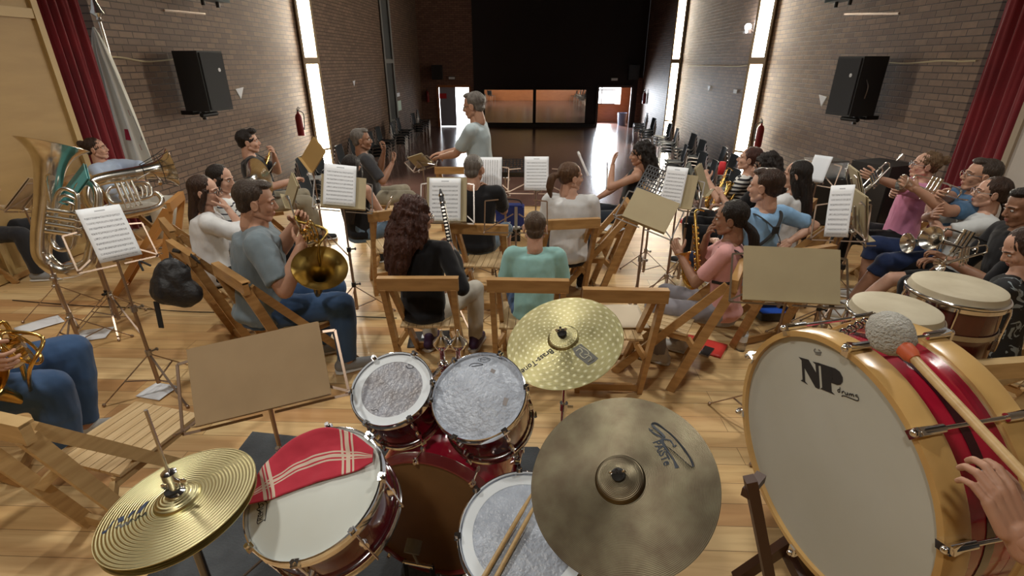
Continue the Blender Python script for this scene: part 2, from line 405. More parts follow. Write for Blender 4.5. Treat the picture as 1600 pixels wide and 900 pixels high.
def basis(z, x=None, loc=(0, 0, 0)):
    """matrix whose local z points along z and local x close to x"""
    z = V(z).normalized(); x = V(x) if x is not None else V((1, 0, 0))
    x = x-z*x.dot(z)
    x = x.normalized() if x.length > 1e-6 else z.orthogonal().normalized()
    y = z.cross(x); M = Matrix((x, y, z)).transposed().to_4x4(); M.translation = V(loc); return M
def remesh(mb, vox, smooth=2, disp=None):
    """fuse overlapping volumes of a builder into one continuous surface; returns (verts, faces)"""
    me = mb.mesh('tmp', MATS['black_plastic'], 0); o = bpy.data.objects.new('tmp', me); COL.objects.link(o)
    md = o.modifiers.new('r', 'REMESH'); md.mode = 'VOXEL'; md.voxel_size = vox; md.adaptivity = 0
    if smooth:
        sm = o.modifiers.new('s', 'SMOOTH'); sm.factor = .5; sm.iterations = smooth
    dg = bpy.context.evaluated_depsgraph_get(); dg.update(); ev = o.evaluated_get(dg); em = ev.to_mesh()
    n = len(em.vertices); co = np.empty(n*3); em.vertices.foreach_get('co', co); co = co.reshape(-1, 3)
    nr = np.empty(n*3); em.vertices.foreach_get('normal', nr); nr = nr.reshape(-1, 3)
    fs = [tuple(p.vertices) for p in em.polygons]; ev.to_mesh_clear()
    bpy.data.objects.remove(o); bpy.data.meshes.remove(me)
    if disp:
        amp, sc = disp
        for i in range(n):
            p = co[i]; w = noise.noise(V((p[0]*sc, p[1]*sc, p[2]*sc*.6)))+.5*noise.noise(V((p[0]*sc*2.3+5, p[1]*sc*2.3, p[2]*sc*1.2)))
            co[i] = p+nr[i]*(amp*w)
    return [V(p) for p in co], fs
def text_mb(txt, size, depth=.0006, shear=0, bold=0):
    cu = bpy.data.curves.new('t', 'FONT'); cu.body = txt; cu.size = size; cu.align_x = 'CENTER'; cu.align_y = 'CENTER'
    cu.extrude = depth; cu.shear = shear; cu.offset = bold; cu.resolution_u = 3
    o = bpy.data.objects.new('t', cu); COL.objects.link(o)
    dg = bpy.context.evaluated_depsgraph_get(); dg.update(); me = bpy.data.meshes.new_from_object(o.evaluated_get(dg))
    mb = MB(); mb.add([v.co.copy() for v in me.vertices], [tuple(p.vertices) for p in me.polygons])
    bpy.data.objects.remove(o); bpy.data.meshes.remove(me); return mb
# ------------------------------------------------------------------ the hall
HW, YF, YS, ZF, ZC = 5.45, 26.8, 7.5, -1.0, 6.2
def quadbox(a, b):  # axis aligned box from corner a to corner b
    a, b = V(a), V(b); m = MB(); m.box((a+b)/2, (abs(b.x-a.x), abs(b.y-a.y), abs(b.z-a.z))); return m
struct('floor', quadbox((-HW-.4, -3, -.12), (HW+.4, YS, 0)), M_FLOOR)
struct('floor_hall', quadbox((-HW-2, YS, ZF-.1), (HW+4, 34, ZF)), M_HALL)
# stage front below the edge
st_ = MB(); st_.box((0, YS-.03, -.56), (2*HW, .06, .88))
struct('trim_stage_front', st_, M_ORANGE)
nose = MB(); nose.box((0, YS+.015, -.03), (2*HW, .05, .06)); struct('trim_stage_edge', nose, M_WOOD)
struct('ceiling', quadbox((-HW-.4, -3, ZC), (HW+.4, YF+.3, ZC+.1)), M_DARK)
# side walls with the sawtooth window strips; each strip is a narrow face turned to the stage
DOORL = (aty(687, 193, YF).x, aty(736, 193, YF).x); DOORR = (aty(931, 193, YF).x, aty(983, 193, YF).x); DTOP = aty(931, 135, YF).z
for side, sx in (('left', -1), ('right', 1)):
    w = MB(); pts = [(sx*HW, 6.9)]
    strips = (13.0, 20.3)
    for y in strips: pts += [(sx*HW, y), (sx*(HW-.26), y+.34), (sx*(HW-.26), y+.46), (sx*HW, y+.5)]
    pts += [(sx*HW, YF), (sx*(HW+.3), YF), (sx*(HW+.3), 6.9)]
    poly = pts if sx < 0 else pts[::-1]
    w.prism(poly[::-1], ZF, ZC); struct('wall_'+side, w, M_BRICK)
def strip(sx, y, glow, n, k):
    """tall window strip in the splayed face: timber frame with glazing bars and panes"""
    a = V((sx*HW, y, 0)); b = V((sx*(HW-.26), y+.34, 0)); d = (b-a).normalized(); nrm = V((-sx*.34, -.26, 0)).normalized()
    if nrm.dot(V((0, -1, 0))) < 0: nrm = -nrm
    L = (b-a).length; z0 = ZF+.25
    fr = MB()
    for u in (.03, L-.03): fr.bar(a+d*u+nrm*.03+V((0, 0, z0)), a+d*u+nrm*.03+V((0, 0, ZC)), .06, .08, nrm)
    for z in (z0, -.05, 2.03, 4.3): fr.bar(a+d*.02+nrm*.03+V((0, 0, z)), b-d*.02+nrm*.03+V((0, 0, z)), .14 if z == 2.03 else .05, .075, nrm)
    o = struct('window_%d' % n, fr, M_FRAME if glow else mat('grey_window_frame', (.16, .16, .155), .6))
    p = MB()
    for i, (z1, z2) in enumerate(((z0+.03, -.08), (-.02, 1.95), (2.11, 4.27), (4.33, ZC))):
        q = a+d*.06+nrm*.012; r = b-d*.06+nrm*.012
        p.bar(V((q.x, q.y, (z1+z2)/2)), V((r.x, r.y, (z1+z2)/2)), z2-z1, .012, nrm)
    obj('pane', p, M_GLOW if glow else mat('dull_grey_glass', (.055, .058, .06), .7), o, 0)
strip(-1, 13.0, 1, 1, 0); strip(-1, 20.3, 0, 2, 0); strip(1, 13.0, 1, 3, 0); strip(1, 20.3, 1, 4, 0)
# end wall: openings for two doors; brick at the sides, dark cladding in the middle
xl = aty(739, 100, YF).x; xr = DOORR[1]+.25
e = MB()
for x0, x1, z0, z1 in ((-HW, DOORL[0], ZF, ZC), (DOORL[0], DOORL[1], DTOP, ZC), (DOORL[1], xl, ZF, ZC)):
    e.box(((x0+x1)/2, YF+.15, (z0+z1)/2), (x1-x0, .3, z1-z0))
struct('wall_end_brick', e, M_BRICKE)
e = MB()
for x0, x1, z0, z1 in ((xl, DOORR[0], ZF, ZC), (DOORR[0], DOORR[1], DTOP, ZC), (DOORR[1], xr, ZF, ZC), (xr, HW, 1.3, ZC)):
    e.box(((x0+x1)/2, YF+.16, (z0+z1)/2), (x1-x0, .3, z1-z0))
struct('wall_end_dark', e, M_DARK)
e = MB(); e.box(((xr+HW)/2, YF+.15, (ZF+1.3)/2), (HW-xr, .3, 1.3-ZF)); struct('wall_end_right', e, M_BRICKE)
struct('wall_back', quadbox((-HW-.4, -3.2, 0), (HW+.4, -3, ZC)), M_PANEL)
# door frames, leaves
def frame(n, x0, x1, m):
    f = MB()
    for x in (x0, x1): f.bar((x, YF-.02, ZF), (x, YF-.02, DTOP), .1, .1, (0, 1, 0))
    f.bar((x0, YF-.02, DTOP), (x1, YF-.02, DTOP), .1, .1, (0, 1, 0)); return struct('door_%d' % n, f, m)
f1 = frame(1, *DOORL, M_ORANGE); f2 = frame(2, *DOORR, mat('dark_door_frame', (.05, .035, .03), .5))
lf = MB(); lf.box(((DOORL[0]*.72+DOORL[1]*.28)+.02, YF+.05, (ZF+DTOP)/2), ((DOORL[1]-DOORL[0])*.5, .05, DTOP-ZF-.06))
lf = obj('door_leaf', lf, mat('blue_grey_door', (.30, .33, .40), .4), f1, 0)
sg = MB(); sg.box((aty(692, 150, YF-.01).x, YF+.015, aty(692, 150, YF).z), (.36, .012, .24)); obj('notice', sg, M_SIGNR, f1, 0)
# lobby beyond the right door: bright window, orange wainscot; bright space beyond left door
lb = MB(); yb = YF+2.6
lb.box((3.4, yb+.1, ZF+.45), (4.4, .12, .9)); lb.box((aty(970, 160, yb).x+.25, yb+.08, 0), (.55, .16, 2.4)); lb.box((5.4, YF+1.5, .1), (.1, 2.6, 2.4))
struct('wall_lobby', lb, M_ORANGE)
sky = MB(); sky.box((1.9, yb+.5, 1.0), (7.4, .05, 4.2)); sky.box((-4.2, YF+1.6, .3), (2.6, .05, 3.4))
struct('window_5', sky, M_DAY)
wf = MB()
for x in (2.75, 3.3, 3.85): wf.box((x, yb+.1, .5), (.05, .06, 1.2))
for z in (-.08, .62, 1.1): wf.box((3.4, yb+.1, z), (2.4, .06, .05))
struct('window_6', wf, M_STEEL)
# mirrors
for i, (a, b) in enumerate(((757, 834), (836, 917))):
    p0 = aty(a, 192, YF-.05); p1 = aty(b, 140, YF-.05)
    t = thing('wall_mirror', ('left' if i == 0 else 'right')+' one of two wide wall mirrors low on the dark end wall', 'mirror', (p0.x, YF-.03, p0.z), 0, 'mirrors on the end wall')
    m = MB(); m.box(((p1.x-p0.x)/2, -.01, (p1.z-p0.z)/2), (p1.x-p0.x-.06, .02, p1.z-p0.z)); obj('mirror_glass', m, M_MIRROR, t, 0)
    m = MB(); w, h = p1.x-p0.x, p1.z-p0.z
    for x in (0, w): m.box((x, -.02, h/2), (.03, .03, h))
    for z in (0, h): m.box((w/2, -.02, z), (w, .03, .03))
    obj('mirror_frame', m, M_BLACK, t, 0)
b = MB(); b.box(((xl+DOORR[0])/2, YF-.08, ZF+.07), (DOORR[0]-xl-.1, .06, .14)); struct('baseboard_end', b, M_BLACK)
# proscenium: curtains and side panels
def curtain(sx, x0, x1, y0, y1, label, n=60, fold=.035):
    g = []
    for z in lerpl([0.02, 1.2, 2.5, ZC], 22):
        r = []
        for i in range(n+1):
            t = i/n; q = fold*(math.sin(t*n*.52+.6*math.sin(z*.7+t*9))+.35*math.sin(t*n*1.3+z*.5))*(.75+.25*math.sin(z))
            dx, dy = x1-x0, y1-y0; L = math.hypot(dx, dy)
            fl = .05*math.exp(-z*2)*math.sin(i*.8)
            r.append((x0+dx*t-dy/L*(q+fl), y0+dy*t+dx/L*(q+fl), z))
        g.append(r)
    m = MB(); m.sheet(g, .006); tag(obj('stage_curtain', m, M_CURT, None, 180), label, 'curtain', 'crimson proscenium curtains')
curtain(-1, -5.22, -5.10, 5.75, 6.3, 'crimson stage curtain hanging between the ochre panel and the flag')
curtain(1, 5.2, 5.3, 6.55, 5.8, 'crimson stage curtain hanging by the right hand brick wall')
def panel(name, a, b, zt, m, ribs):
    a, b = V(a), V(b); d = (b-a).normalized(); n = V((-d.y, d.x, 0)); w = MB()
    w.bar(a+V((0, 0, zt/2)), b+V((0, 0, zt/2)), zt, .05, n); o = struct(name, w, m)
    f = MB(); s = 1 if n.dot(-a) > 0 else -1
    L = (b-a).length
    for u in ribs: f.bar(a+d*u+n*s*.04, a+d*u+n*s*.04+V((0, 0, zt)), .07, .035, n)
    for z in (.06, 2.45, zt-.04): f.bar(a+n*s*.035+V((0, 0, z)), b+n*s*.035+V((0, 0, z)), .09, .03, n)
    obj('rib', f, mat('ochre_batten', (.44, .30, .12), .5) if m == M_PANEL else mat('grey_batten', (.33, .27, .2), .6), o, 0)
panel('wall_left_panel', (-5.1, 5.73, 0), (-5.6, -2.9, 0), ZC, M_PANEL, (.04, 1.25, 2.9, 4.6))
panel('wall_right_panel', (5.2, 5.8, 0), (5.6, -2.9, 0), ZC, M_PANELG, (.04, 1.6, 3.2))
# ------------------------------------------------------------------ stacked chairs along the hall walls
def hall_chair():
    t = thing('stacking_chair', 'x', 'chair')
    sm = mat('charcoal_chair_shell', (.018, .022, .027), .7, spec=.2)
    m = MB(); g = [[(-.22+.44*j/6, -.2+.42*i/6, .44+.02*math.cos(j/6*2*PI)*.5-(.015 if 0 < i < 6 else 0)) for j in range(7)] for i in range(7)]
    m.sheet(g, .02); obj('seat', m, sm, t)
    m = MB(); g = [[(-.22+.44*j/6, -.21-.06*i/5-.03*math.cos((j/6-.5)*PI), .50+.36*i/5) for j in range(7)] for i in range(6)]
    m.sheet(g, .018); obj('backrest', m, sm, t)
    for s in (-1, 1):
        m = MB(); m.tube(bez([(s*.24, .22, 0), (s*.23, .19, .42), (s*.23, -.18, .44), (s*.235, -.26, .8)], 5), .011, 6)
        m.tube([(s*.25, -.26, 0), (s*.235, -.1, .42)], .011, 6); obj('leg_frame', m, M_STEEL, t)
    return t
HC = hall_chair(); used = [False]
def put_chair(x, y, z, rz, label, group):
    c = copy_tree(HC) if used[0] else HC; used[0] = True
    c.location = (x, y, z); c.rotation_euler = (0, 0, rz); c['label'] = label; c['group'] = group; return c
POS = ('bottom', 'second lowest', 'middle', 'upper', 'topmost'); ORD = ('first', 'second', 'third', 'fourth', 'fifth', 'sixth', 'seventh', 'eighth', 'ninth', 'tenth', 'last')
YL = (9.0, 10.3, 11.5, 12.6, 13.9, 15.2, 16.5, 17.8, 19.2, 21.2, 22.8)
for i, y in enumerate(YL):
    for k in range(4 if i > 1 else 5):
        put_chair(-4.62+.12*(i % 2), y+.05*k, ZF+.085*k, -PI/2+.12*math.sin(i*2), '%s black chair of the %s stack from the stage, along the left wall' % (POS[k], ORD[i]), 'stacked chairs along the left wall')
YR = (10.4, 11.5, 12.6, 13.8, 15.1, 16.4, 17.8, 19.6, 21.6)
for i, y in enumerate(YR):
    for k in range(4):
        put_chair(4.45-.14*(i % 2), y+.05*k, ZF+.085*k, PI/2+.12*math.sin(i*2+1), '%s black chair of the %s stack from the stage, along the right wall' % (POS[k], ORD[i]), 'stacked chairs along the right wall')
for s, ys, xs in ((-1, (9.2, 10.1), -3.95), (1, (9.3, 10.3, 11.3, 12.4, 13.6), 3.8)):
    for i, y in enumerate(ys):
        for k in range(3):
            put_chair(xs+.1*(i % 2), y+.05*k, ZF+.085*k, -s*-PI/2+.2*math.sin(i*3), '%s chair of the %s inner stack from the stage, %s side of the hall' % (('lowest', 'middle', 'topmost')[k], ORD[i], 'left' if s < 0 else 'right'), 'inner row of stacked chairs, '+('left' if s < 0 else 'right'))
# a few loose ones closer to the stage
for i, (x, y, r) in enumerate(((-4.0, 8.25, -2.0), (-3.3, 8.5, -2.6), (3.55, 8.6, 1.9), (4.45, 8.9, 1.7), (3.7, 9.7, 1.7))):
    put_chair(x, y, ZF, r, ('loose dark chair by the left wall below the stage', 'loose dark chair right of the one by the left wall', 'loose dark chair below the stage nearest the hall middle at right', 'loose dark chair below the stage against the right wall', 'loose dark chair on the hall floor, set furthest back at right')[i], 'loose chairs below the stage, '+('left' if x < 0 else 'right'))
# ------------------------------------------------------------------ loudspeakers on the side walls
def wall_speaker(sx, y, z, yaw, label, w=.5, h=.84, d=.5):
    t = thing('loudspeaker', label, 'loudspeaker', (sx*(HW-.42), y, z), yaw)
    m = MB(); m.prism([(-w/2, -d/2), (w/2, -d/2), (w*.34, d/2), (-w*.34, d/2)], -h/2, h/2)
    obj('cabinet', m, mat('speaker_vinyl', (.022, .024, .027), .6, bump=(120, .2)), t, 0)
    m = MB(); m.box((0, -d/2-.012, 0), (w-.05, .02, h-.05)); obj('grille', m, mat('speaker_grille', (.03, .032, .036), .5, bump=(300, .5)), t, 0)
    m = MB(); m.ball((w*.2, -d/2-.024, .16), (.028, .006, .028)); obj('badge', m, M_WHITE, t)
    m = MB(); m.tube(bez([(w/2-.02, -.1, .1), (w/2+.04, -.1, 0), (w/2-.01, -.06, -.16)], 6), .008, 6); obj('handle', m, M_STEEL, t)
    m = MB(); m.bar((0, d/2-.1, -h/2-.03), (0, d/2+.12, -h/2-.03), .3, .06); m.cyl((-.16, .0, -h/2-.06), (.16, 0, -h/2-.06), .035); m.cyl((0, .1, -h/2), (0, .1, -h/2-.14), .03)
    obj('bracket', m, M_BLACKM, t); return t
p = atx(318, 127, -5.0); wall_speaker(-1, p.y, p.z, math.radians(80), 'black loudspeaker bracketed on the left brick wall above the flag side')
p = atx(1338, 135, 5.0); wall_speaker(1, p.y, p.z, math.radians(-78), 'black loudspeaker bracketed on the right brick wall near the curtain')
def small_speaker(px, py, label, s=.35):
    p = aty(px, py, YF-.25); t = thing('small_loudspeaker', label, 'loudspeaker', p)
    m = MB(); m.box((0, 0, 0), (s, .3, s*1.3)); obj('cabinet', m, M_BLACK, t, 0)
    m = MB(); m.box((0, -.155, 0), (s*.9, .01, s*1.2)); obj('grille', m, M_BLACKM, t, 0)
    m = MB(); m.cyl((0, .14, 0), (0, .26, 0), .03); obj('bracket', m, M_BLACKM, t)
small_speaker(683, 113, 'small black loudspeaker high on the end wall above the left door', .5)
small_speaker(990, 113, 'small black loudspeaker high on the end wall right of the right door', .5)
for px, py, X, l in ((328, 1, -5.0, 'dark floodlight fitting at the top of the left brick wall'), (1318, 1, 5.0, 'dark floodlight fitting at the top of the right brick wall')):
    p = atx(px, py, X); t = thing('floodlight', l, 'lamp', p)
    m = MB(); m.box((0, 0, .1), (.25, .7, .2)); obj('housing', m, mat('teal_black_housing', (.03, .045, .05), .4), t, 0)
    for y in (-.2, .2): m = MB(); m.cyl((0, y, 0), (0, y, -.08), .03); obj('knob', m, M_BLACK, t)
    m = MB(); s = -1 if X < 0 else 1; m.bar((s*.05, 0, .12), (s*.44, 0, .12), .08, .04); obj('bracket', m, M_BLACKM, t, 0)
# wall brackets, cables
def cable(name, label, pts, r, m): return tag(obj(name, tube_mb(pts, r), m), label, 'cable')
def tube_mb(pts, r, n=6): m = MB(); m.tube(pts, r, n); return m
cable('wall_cable', 'pale cable running over the left bricks to the loudspeaker', bez([atx(x, y, -HW+.02) for x, y in ((160, 88), (190, 90), (225, 96), (250, 95), (275, 92))]), .012, M_CARDL)
cable('wall_cable', 'pale cable running over the right bricks from loudspeaker to curtain', bez([atx(x, y, HW-.02) for x, y in ((1390, 98), (1420, 99), (1470, 95), (1500, 96), (1525, 95))]), .012, M_CARDL)
cable('wall_cable', 'cable clipped between the two right window strips', bez([atx(x, y, HW-.02) for x, y in ((1075, 103), (1110, 103), (1150, 104), (1168, 102))]), .014, M_CARDL)
for a, b, X, l in (((1320, 22), (1405, 21), HW-.04, 'thin metal rod fixed high on the right brick wall'), ((256, 16), (320, 22), -HW+.04, 'thin metal rod fixed high on the left brick wall')):
    cable('wall_rod', l, [atx(*a, X), atx(*b, X)], .018, M_STAND)
for i, (px, py, s) in enumerate(((375, 143, -1), (1285, 155, 1), (553, 129, -1), (503, 137, -1), (1108, 137, 1), (1149, 143, 1))):
    p = atx(px, py, s*(HW-.015)); m = MB(); k = .14 if i in (0, 1) else .12
    m.M = Matrix.Translation(p)
    pts = [(0, k, k*.5), (0, -k, k*.35), (0, -k*.2, -k*.9)] if i != 3 and i != 5 else [(0, k, k*.4), (0, -k, k*.4), (0, -k, -k*.4), (0, k, -k*.4)]
    w = [V((-s*.01, 0, 0))+V(q) for q in pts]; n = len(pts)
    m.add([V(q) for q in pts]+w, [tuple(range(n)), tuple(range(2*n-1, n-1, -1))]+[(j, (j+1) % n, n+(j+1) % n, n+j) for j in range(n)])
    lab = ['paper pennant on the left bricks beside the loudspeaker', 'pale paper scrap behind the right loudspeaker', 'small paper pennant on the dark left wall before the grey window strip', 'small white box on the left wall past the bright window strip',
           'small dark pennant on the wall between the right window strips', 'small white box on the wall between the right window strips'][i]
    tag(obj('paper_pennant' if i not in (3, 5) else 'junction_box', m, M_WHITE if i != 4 else M_BLACK, None, 0), lab, 'pennant' if i not in (3, 5) else 'box')
# wall lamp that is switched on
p = atx(1169, 42, HW-.22); t = thing('wall_lamp', 'lit white wall lamp high on the right wall between the window strips', 'lamp', p)
m = MB(); m.ball((0, 0, 0), .075, 14); obj('bulb', m, mat('lamp_bulb', (1, 1, 1), .4, emit=((.9, .96, 1), 60)), t)
m = MB(); m.cyl((.02, 0, -.05), (.2, 0, -.14), .03); m.lathe([(.03, -.02), (.09, -.12), (.1, -.12), (.05, 0)], 16, origin=(0, 0, -.02), axis=(0, 0, 1)); obj('bracket', m, M_STEEL, t)
lamp('wall_lamp_light', p+V((-.12, -.1, .05)), 30, .06, (.88, .94, 1))
# extinguishers
def extinguisher(p, s, label):
    t = thing('fire_extinguisher', label, 'fire extinguisher', p)
    m = MB(); m.lathe([(0, -.28), (.075, -.28), (.08, -.26), (.08, .12), (.06, .18), (.025, .21), (.025, .25), (0, .25)], 20); obj('cylinder', m, M_EXT, t)
    m = MB(); m.cyl((0, 0, .24), (0, 0, .29), .02); m.bar((-.02*s, -.03, .28), (-.02*s, .09, .31), .02, .012); m.bar((0, -.03, .3), (0, .08, .34), .02, .012); obj('valve', m, M_BLACKM, t)
    m = MB(); m.tube(bez([(0, .03, .27), (-s*.1, .05, .2), (-s*.1, .03, 0), (-s*.085, 0, -.15)], 6), .011, 6); obj('hose', m, M_RUBBER, t)
for px, py, X, l in ((468, 192, -HW+.14, 'red fire extinguisher on the left wall beside the bright window strip'), (1187, 210, HW-.14, 'red fire extinguisher on the right wall beside the nearer window strip')):
    extinguisher(atx(px, py, X), -1 if X < 0 else 1, l)
extinguisher(aty(668, 150, YF-.12), 1, 'small red fire extinguisher on the end wall left of the left door')
extinguisher(atx(1007, 152, HW-.1), 1, 'small red fire extinguisher in the far right corner of the hall')
for px, py, l in ((706, 122, 'white exit sign above the left door'), (960, 124, 'white exit sign above the right door')):
    p = aty(px, py, YF-.06); t = thing('exit_sign', l, 'sign', p); m = MB(); m.box((0, 0, 0), (.34, .06, .15)); obj('housing', m, M_BLACK, t, 0)
    m = MB(); m.box((0, -.035, 0), (.3, .01, .11)); obj('sign_face', m, mat('exit_white', (.75, .78, .76), .5), t, 0)
# notices on the left wall
for px, py, w, h, m_, l in ((622, 148, .5, .14, M_WHITE, 'narrow white notice on the far left wall'), (624, 165, .62, .38, mat('notice_green', (.55, .7, .6), .6), 'green and white notice on the far left wall'), (996, 163, .3, .28, M_WHITE, 'white notice beside the right door')):
    p = atx(px, py, -HW+.03) if px < 800 else atx(px, py, HW-.03); m = MB(); m.box((0, 0, 0), (.02, w, h)); m.M = Matrix()
    tag(obj('wall_notice', m, m_, None, 0, Matrix.Translation(p)), l, 'notice')
# bin in the lobby doorway
m = MB(); m.lathe([(0, 0), (.2, 0), (.25, .62), (.23, .62), (.19, .03), (0, .03)], 20)
p = aty(971, 196, YF+.8); tag(obj('waste_bin', m, mat('blue_grey_plastic', (.16, .2, .3), .5), None, 40, Matrix.Translation((p.x, p.y, ZF))), 'blue grey waste bin standing in the right doorway', 'bin')
# ------------------------------------------------------------------ flag
pt = aty(156, 34, 6.7); pb = V((pt.x+.02, 6.68, 0))
t = thing('standing_flag', 'white flag with a red crest hanging on a tall silver pole by the left wall', 'flag', (pb.x, pb.y, 0))
pt = pt-pb
m = MB(); m.tube([(0, 0, .03), pt], .017, 10); obj('pole', m, M_SILVER, t)
m = MB(); m.lathe([(0, 0), (.2, 0), (.2, .02), (.06, .06), (.03, .16), (0, .16)], 24); obj('base', m, M_BLACKM, t)
m = MB(); d = pt.normalized(); m.lathe([(0, 0), (.03, .02), (.02, .05), (.075, .09), (.05, .14), (.012, .28), (0, .3)], 16, origin=pt, axis=d); m.M = Matrix(); obj('finial', m, M_SILVER, t)
g = []; HZ = pt.z-.06
for i in range(26):
    z = HZ-(HZ-.75)*i/25; c = pt*(z/pt.z); wd = .05+.60*(i/25)**.75; row = []
    for j in range(33):
        u = j/32; row.append((c.x-.06+wd*(u-.45), c.y-.03-.055*math.sin(u*19+i*.08)*min(1, i/5+.2)-.05*u, z-.22*u*(i/25)))
    g.append(row)
m = MB(); m.sheet(g, .004); fl = obj('flag_cloth', m, mat('flag_cloth', (.74, .74, .68), .8, var=(3, (.62, .62, .56), .5)), t, 180)
def on_flag(i, u): 
    a = V(g[i][int(u*32)]); return a+V((0, -.012, 0))
m = MB()
for i0, i1, u0, u1 in ((13, 14, .55, .8), (17, 19, .34, .50), (19, 20, .5, .75)):
    q = [on_flag(i0, u0), on_flag(i0, u1), on_flag(i1, u1), on_flag(i1, u0)]; m.add(q+[a+V((0, .006, 0)) for a in q], [(0, 3, 2, 1), (4, 5, 6, 7), (0, 1, 5, 4), (1, 2, 6, 5), (2, 3, 7, 6), (3, 0, 4, 7)])
obj('crest', m, mat('crest_red', (.33, .01, .04), .7), fl, 0)
m = MB()
q = [on_flag(14, .58), on_flag(14, .84), on_flag(18, .86), on_flag(19, .62)]; m.add(q+[a+V((0, .006, 0)) for a in q], [(0, 3, 2, 1), (4, 5, 6, 7), (0, 1, 5, 4), (1, 2, 6, 5), (2, 3, 7, 6), (3, 0, 4, 7)])
obj('crest_shield', m, mat('crest_grey', (.28, .27, .27), .7), fl, 0)
# ------------------------------------------------------------------ folding wooden chairs
def wood_chair_proto():
    t = thing('folding_chair', 'x', 'chair')
    m = MB(); m.box((0, -.268, .825), (.47, .032, .075)); m.box((0, -.262, .86), (.47, .045, .012)); obj('top_rail', m, M_WOOD, t, 0)
    for s in (-1, 1):
        m = MB(); m.bar((s*.205, 0, 0), (s*.205, -.262, .80), .032, .055, (0, 1, 0)); obj('leg', m, M_WOOD, t, 0)
        m = MB(); m.bar((s*.172, .40, .0), (s*.172, -.225, .80), .028, .05, (0, 1, 0)); obj('leg', m, M_WOOD, t, 0)
        m = MB(); m.bar((s*.148, .35, .395), (s*.148, -.05, .385), .022, .045); m.bar((s*.148, -.05, .385), (s*.19, -.115, .33), .02, .04); obj('seat_rail', m, M_WOOD, t, 0)
    m = MB(); m.bar((-.205, -.01, .045), (.205, -.01, .045), .022, .05); obj('stretcher', m, M_WOOD, t, 0)
    m = MB(); m.bar((-.172, .37, .045), (.172, .37, .045), .022, .045); obj('stretcher', m, M_WOOD, t, 0)
    m = MB()
    for i in range(7): x = -.160+.0533*i; m.box((x, .153, .422), (.049, .395, .014))
    obj('seat_slats', m, M_SLAT, t, 0)
    return t
WC = wood_chair_proto(); wused = [False]
def wchair(label, rail=None, at=None, rz=0, s=1.0, z=.86, tint=None):
    """rail = pixel ends of the top rail (left, right); or at = floor position of the chair"""
    c = copy_tree(WC) if wused[0] else WC; wused[0] = True
    if rail:
        a = atz(*rail[0], z*s); b = atz(*rail[1], z*s); d = (b-a); rz = math.atan2(d.y, d.x); o = (a+b)/2; s2 = s
        o = o+V((-math.sin(rz), math.cos(rz), 0))*.265*s
        c.location = (o.x, o.y, 0)
    else: c.location = (at[0], at[1], 0)
    c.rotation_euler = (0, 0, rz); c.scale = (s, s, s); c['label'] = label
    if tint:
        for ch in c.children:
            ch.data = ch.data.copy(); ch.data.materials[0] = tint if ch.name.split('.')[0] != 'seat_slats' or tint != M_WOODL else M_SLAT
    return c
CH = {}
CH['clar'] = wchair('wooden folding chair carrying the curly haired clarinet player in black', ((592, 435), (713, 435)))
CH['boyT'] = wchair('wooden folding chair carrying the boy in the turquoise T-shirt', ((768, 437), (882, 439)))
CH['empty'] = wchair('empty wooden folding chair with a cream folder on its seat behind the crash cymbal', ((919, 452), (1037, 454)))
CH['grey'] = wchair('wooden folding chair carrying the grey haired man in the black polo shirt', ((706, 350), (788, 353)))
CH['pony'] = wchair('wooden folding chair carrying the ponytailed woman in the white T-shirt', ((855, 345), (930, 342)))
CH['side'] = wchair('wooden folding chair with loose sheets on its seat beside the pale board', ((996, 334), (975, 306)))
CH['clw2'] = wchair('wooden folding chair of the seated woman who covers her mouth', ((1014, 302), (1003, 283)))
CH['girl'] = wchair('wooden folding chair carrying the girl in pink with the saxophone', ((1148, 440), (1165, 400)))
CH['horn'] = wchair('wooden folding chair carrying the man in grey with the horn', ((330, 408), (390, 447)))
CH['white'] = wchair('wooden folding chair with a black rucksack hung on its rail', ((258, 372), (306, 404)))
CH['white2'] = wchair('wooden folding chair behind the long haired woman in white, left of the rucksack chair', ((247, 336), (275, 368)))
CH['orange'] = wchair('orange toned folding chair by the wall left of the striped sleeve', ((262, 318), (283, 300)), tint=mat('orange_chair_wood', (.50, .24, .07), .4))
CH['near'] = wchair('empty slatted folding chair in the near left foreground', at=(-1.85, 1.62), rz=-.22, s=1.04, tint=M_WOODL)
CH['jeans'] = wchair('folding chair under the left foreground player in jeans', ((-150, 560), (-70, 600)))
CH['tuba'] = wchair('folding chair under the woman with the silver tuba', at=(-4.05, 4.95), rz=-1.45)
CH['tuba2'] = wchair('folding chair under the leftmost player in dark trousers', at=(-3.7, 3.75), rz=-1.5)
CH['sax'] = wchair('folding chair under the young man in the black T-shirt', at=(-3.02, 5.45), rz=-1.2)
CH['flute'] = wchair('folding chair under the bearded flute player', at=(-1.98, 5.55), rz=-1.25)
CH['long'] = wchair('folding chair with its back to the curly haired clarinettist, beside the music stands', ((596, 331), (640, 326)))
CH['cond'] = wchair('wooden folding chair standing free behind the grey haired man', ((692, 262), (728, 262)))
CH['strip'] = wchair('folding chair under the saxophonist in the striped T-shirt', at=(2.05, 4.75), rz=1.2)
CH['blackh'] = wchair('folding chair under the dark haired player behind the striped saxophonist', at=(2.05, 4.3), rz=1.2)
CH['long2'] = wchair('folding chair under the woman with very long straight black hair', at=(2.2, 4.0), rz=.9)
CH['boyB'] = wchair('folding chair under the boy in the light blue T-shirt', at=(1.95, 3.72), rz=.5)
CH['pink'] = wchair('folding chair under the woman in the pink T-shirt with the trumpet', at=(3.62, 4.55), rz=1.25)
CH['manB'] = wchair('folding chair under the man in blue with glasses', at=(3.72, 4.05), rz=1.25)
CH['greyT'] = wchair('folding chair under the woman with folded arms', at=(3.5, 3.55), rz=1.2)
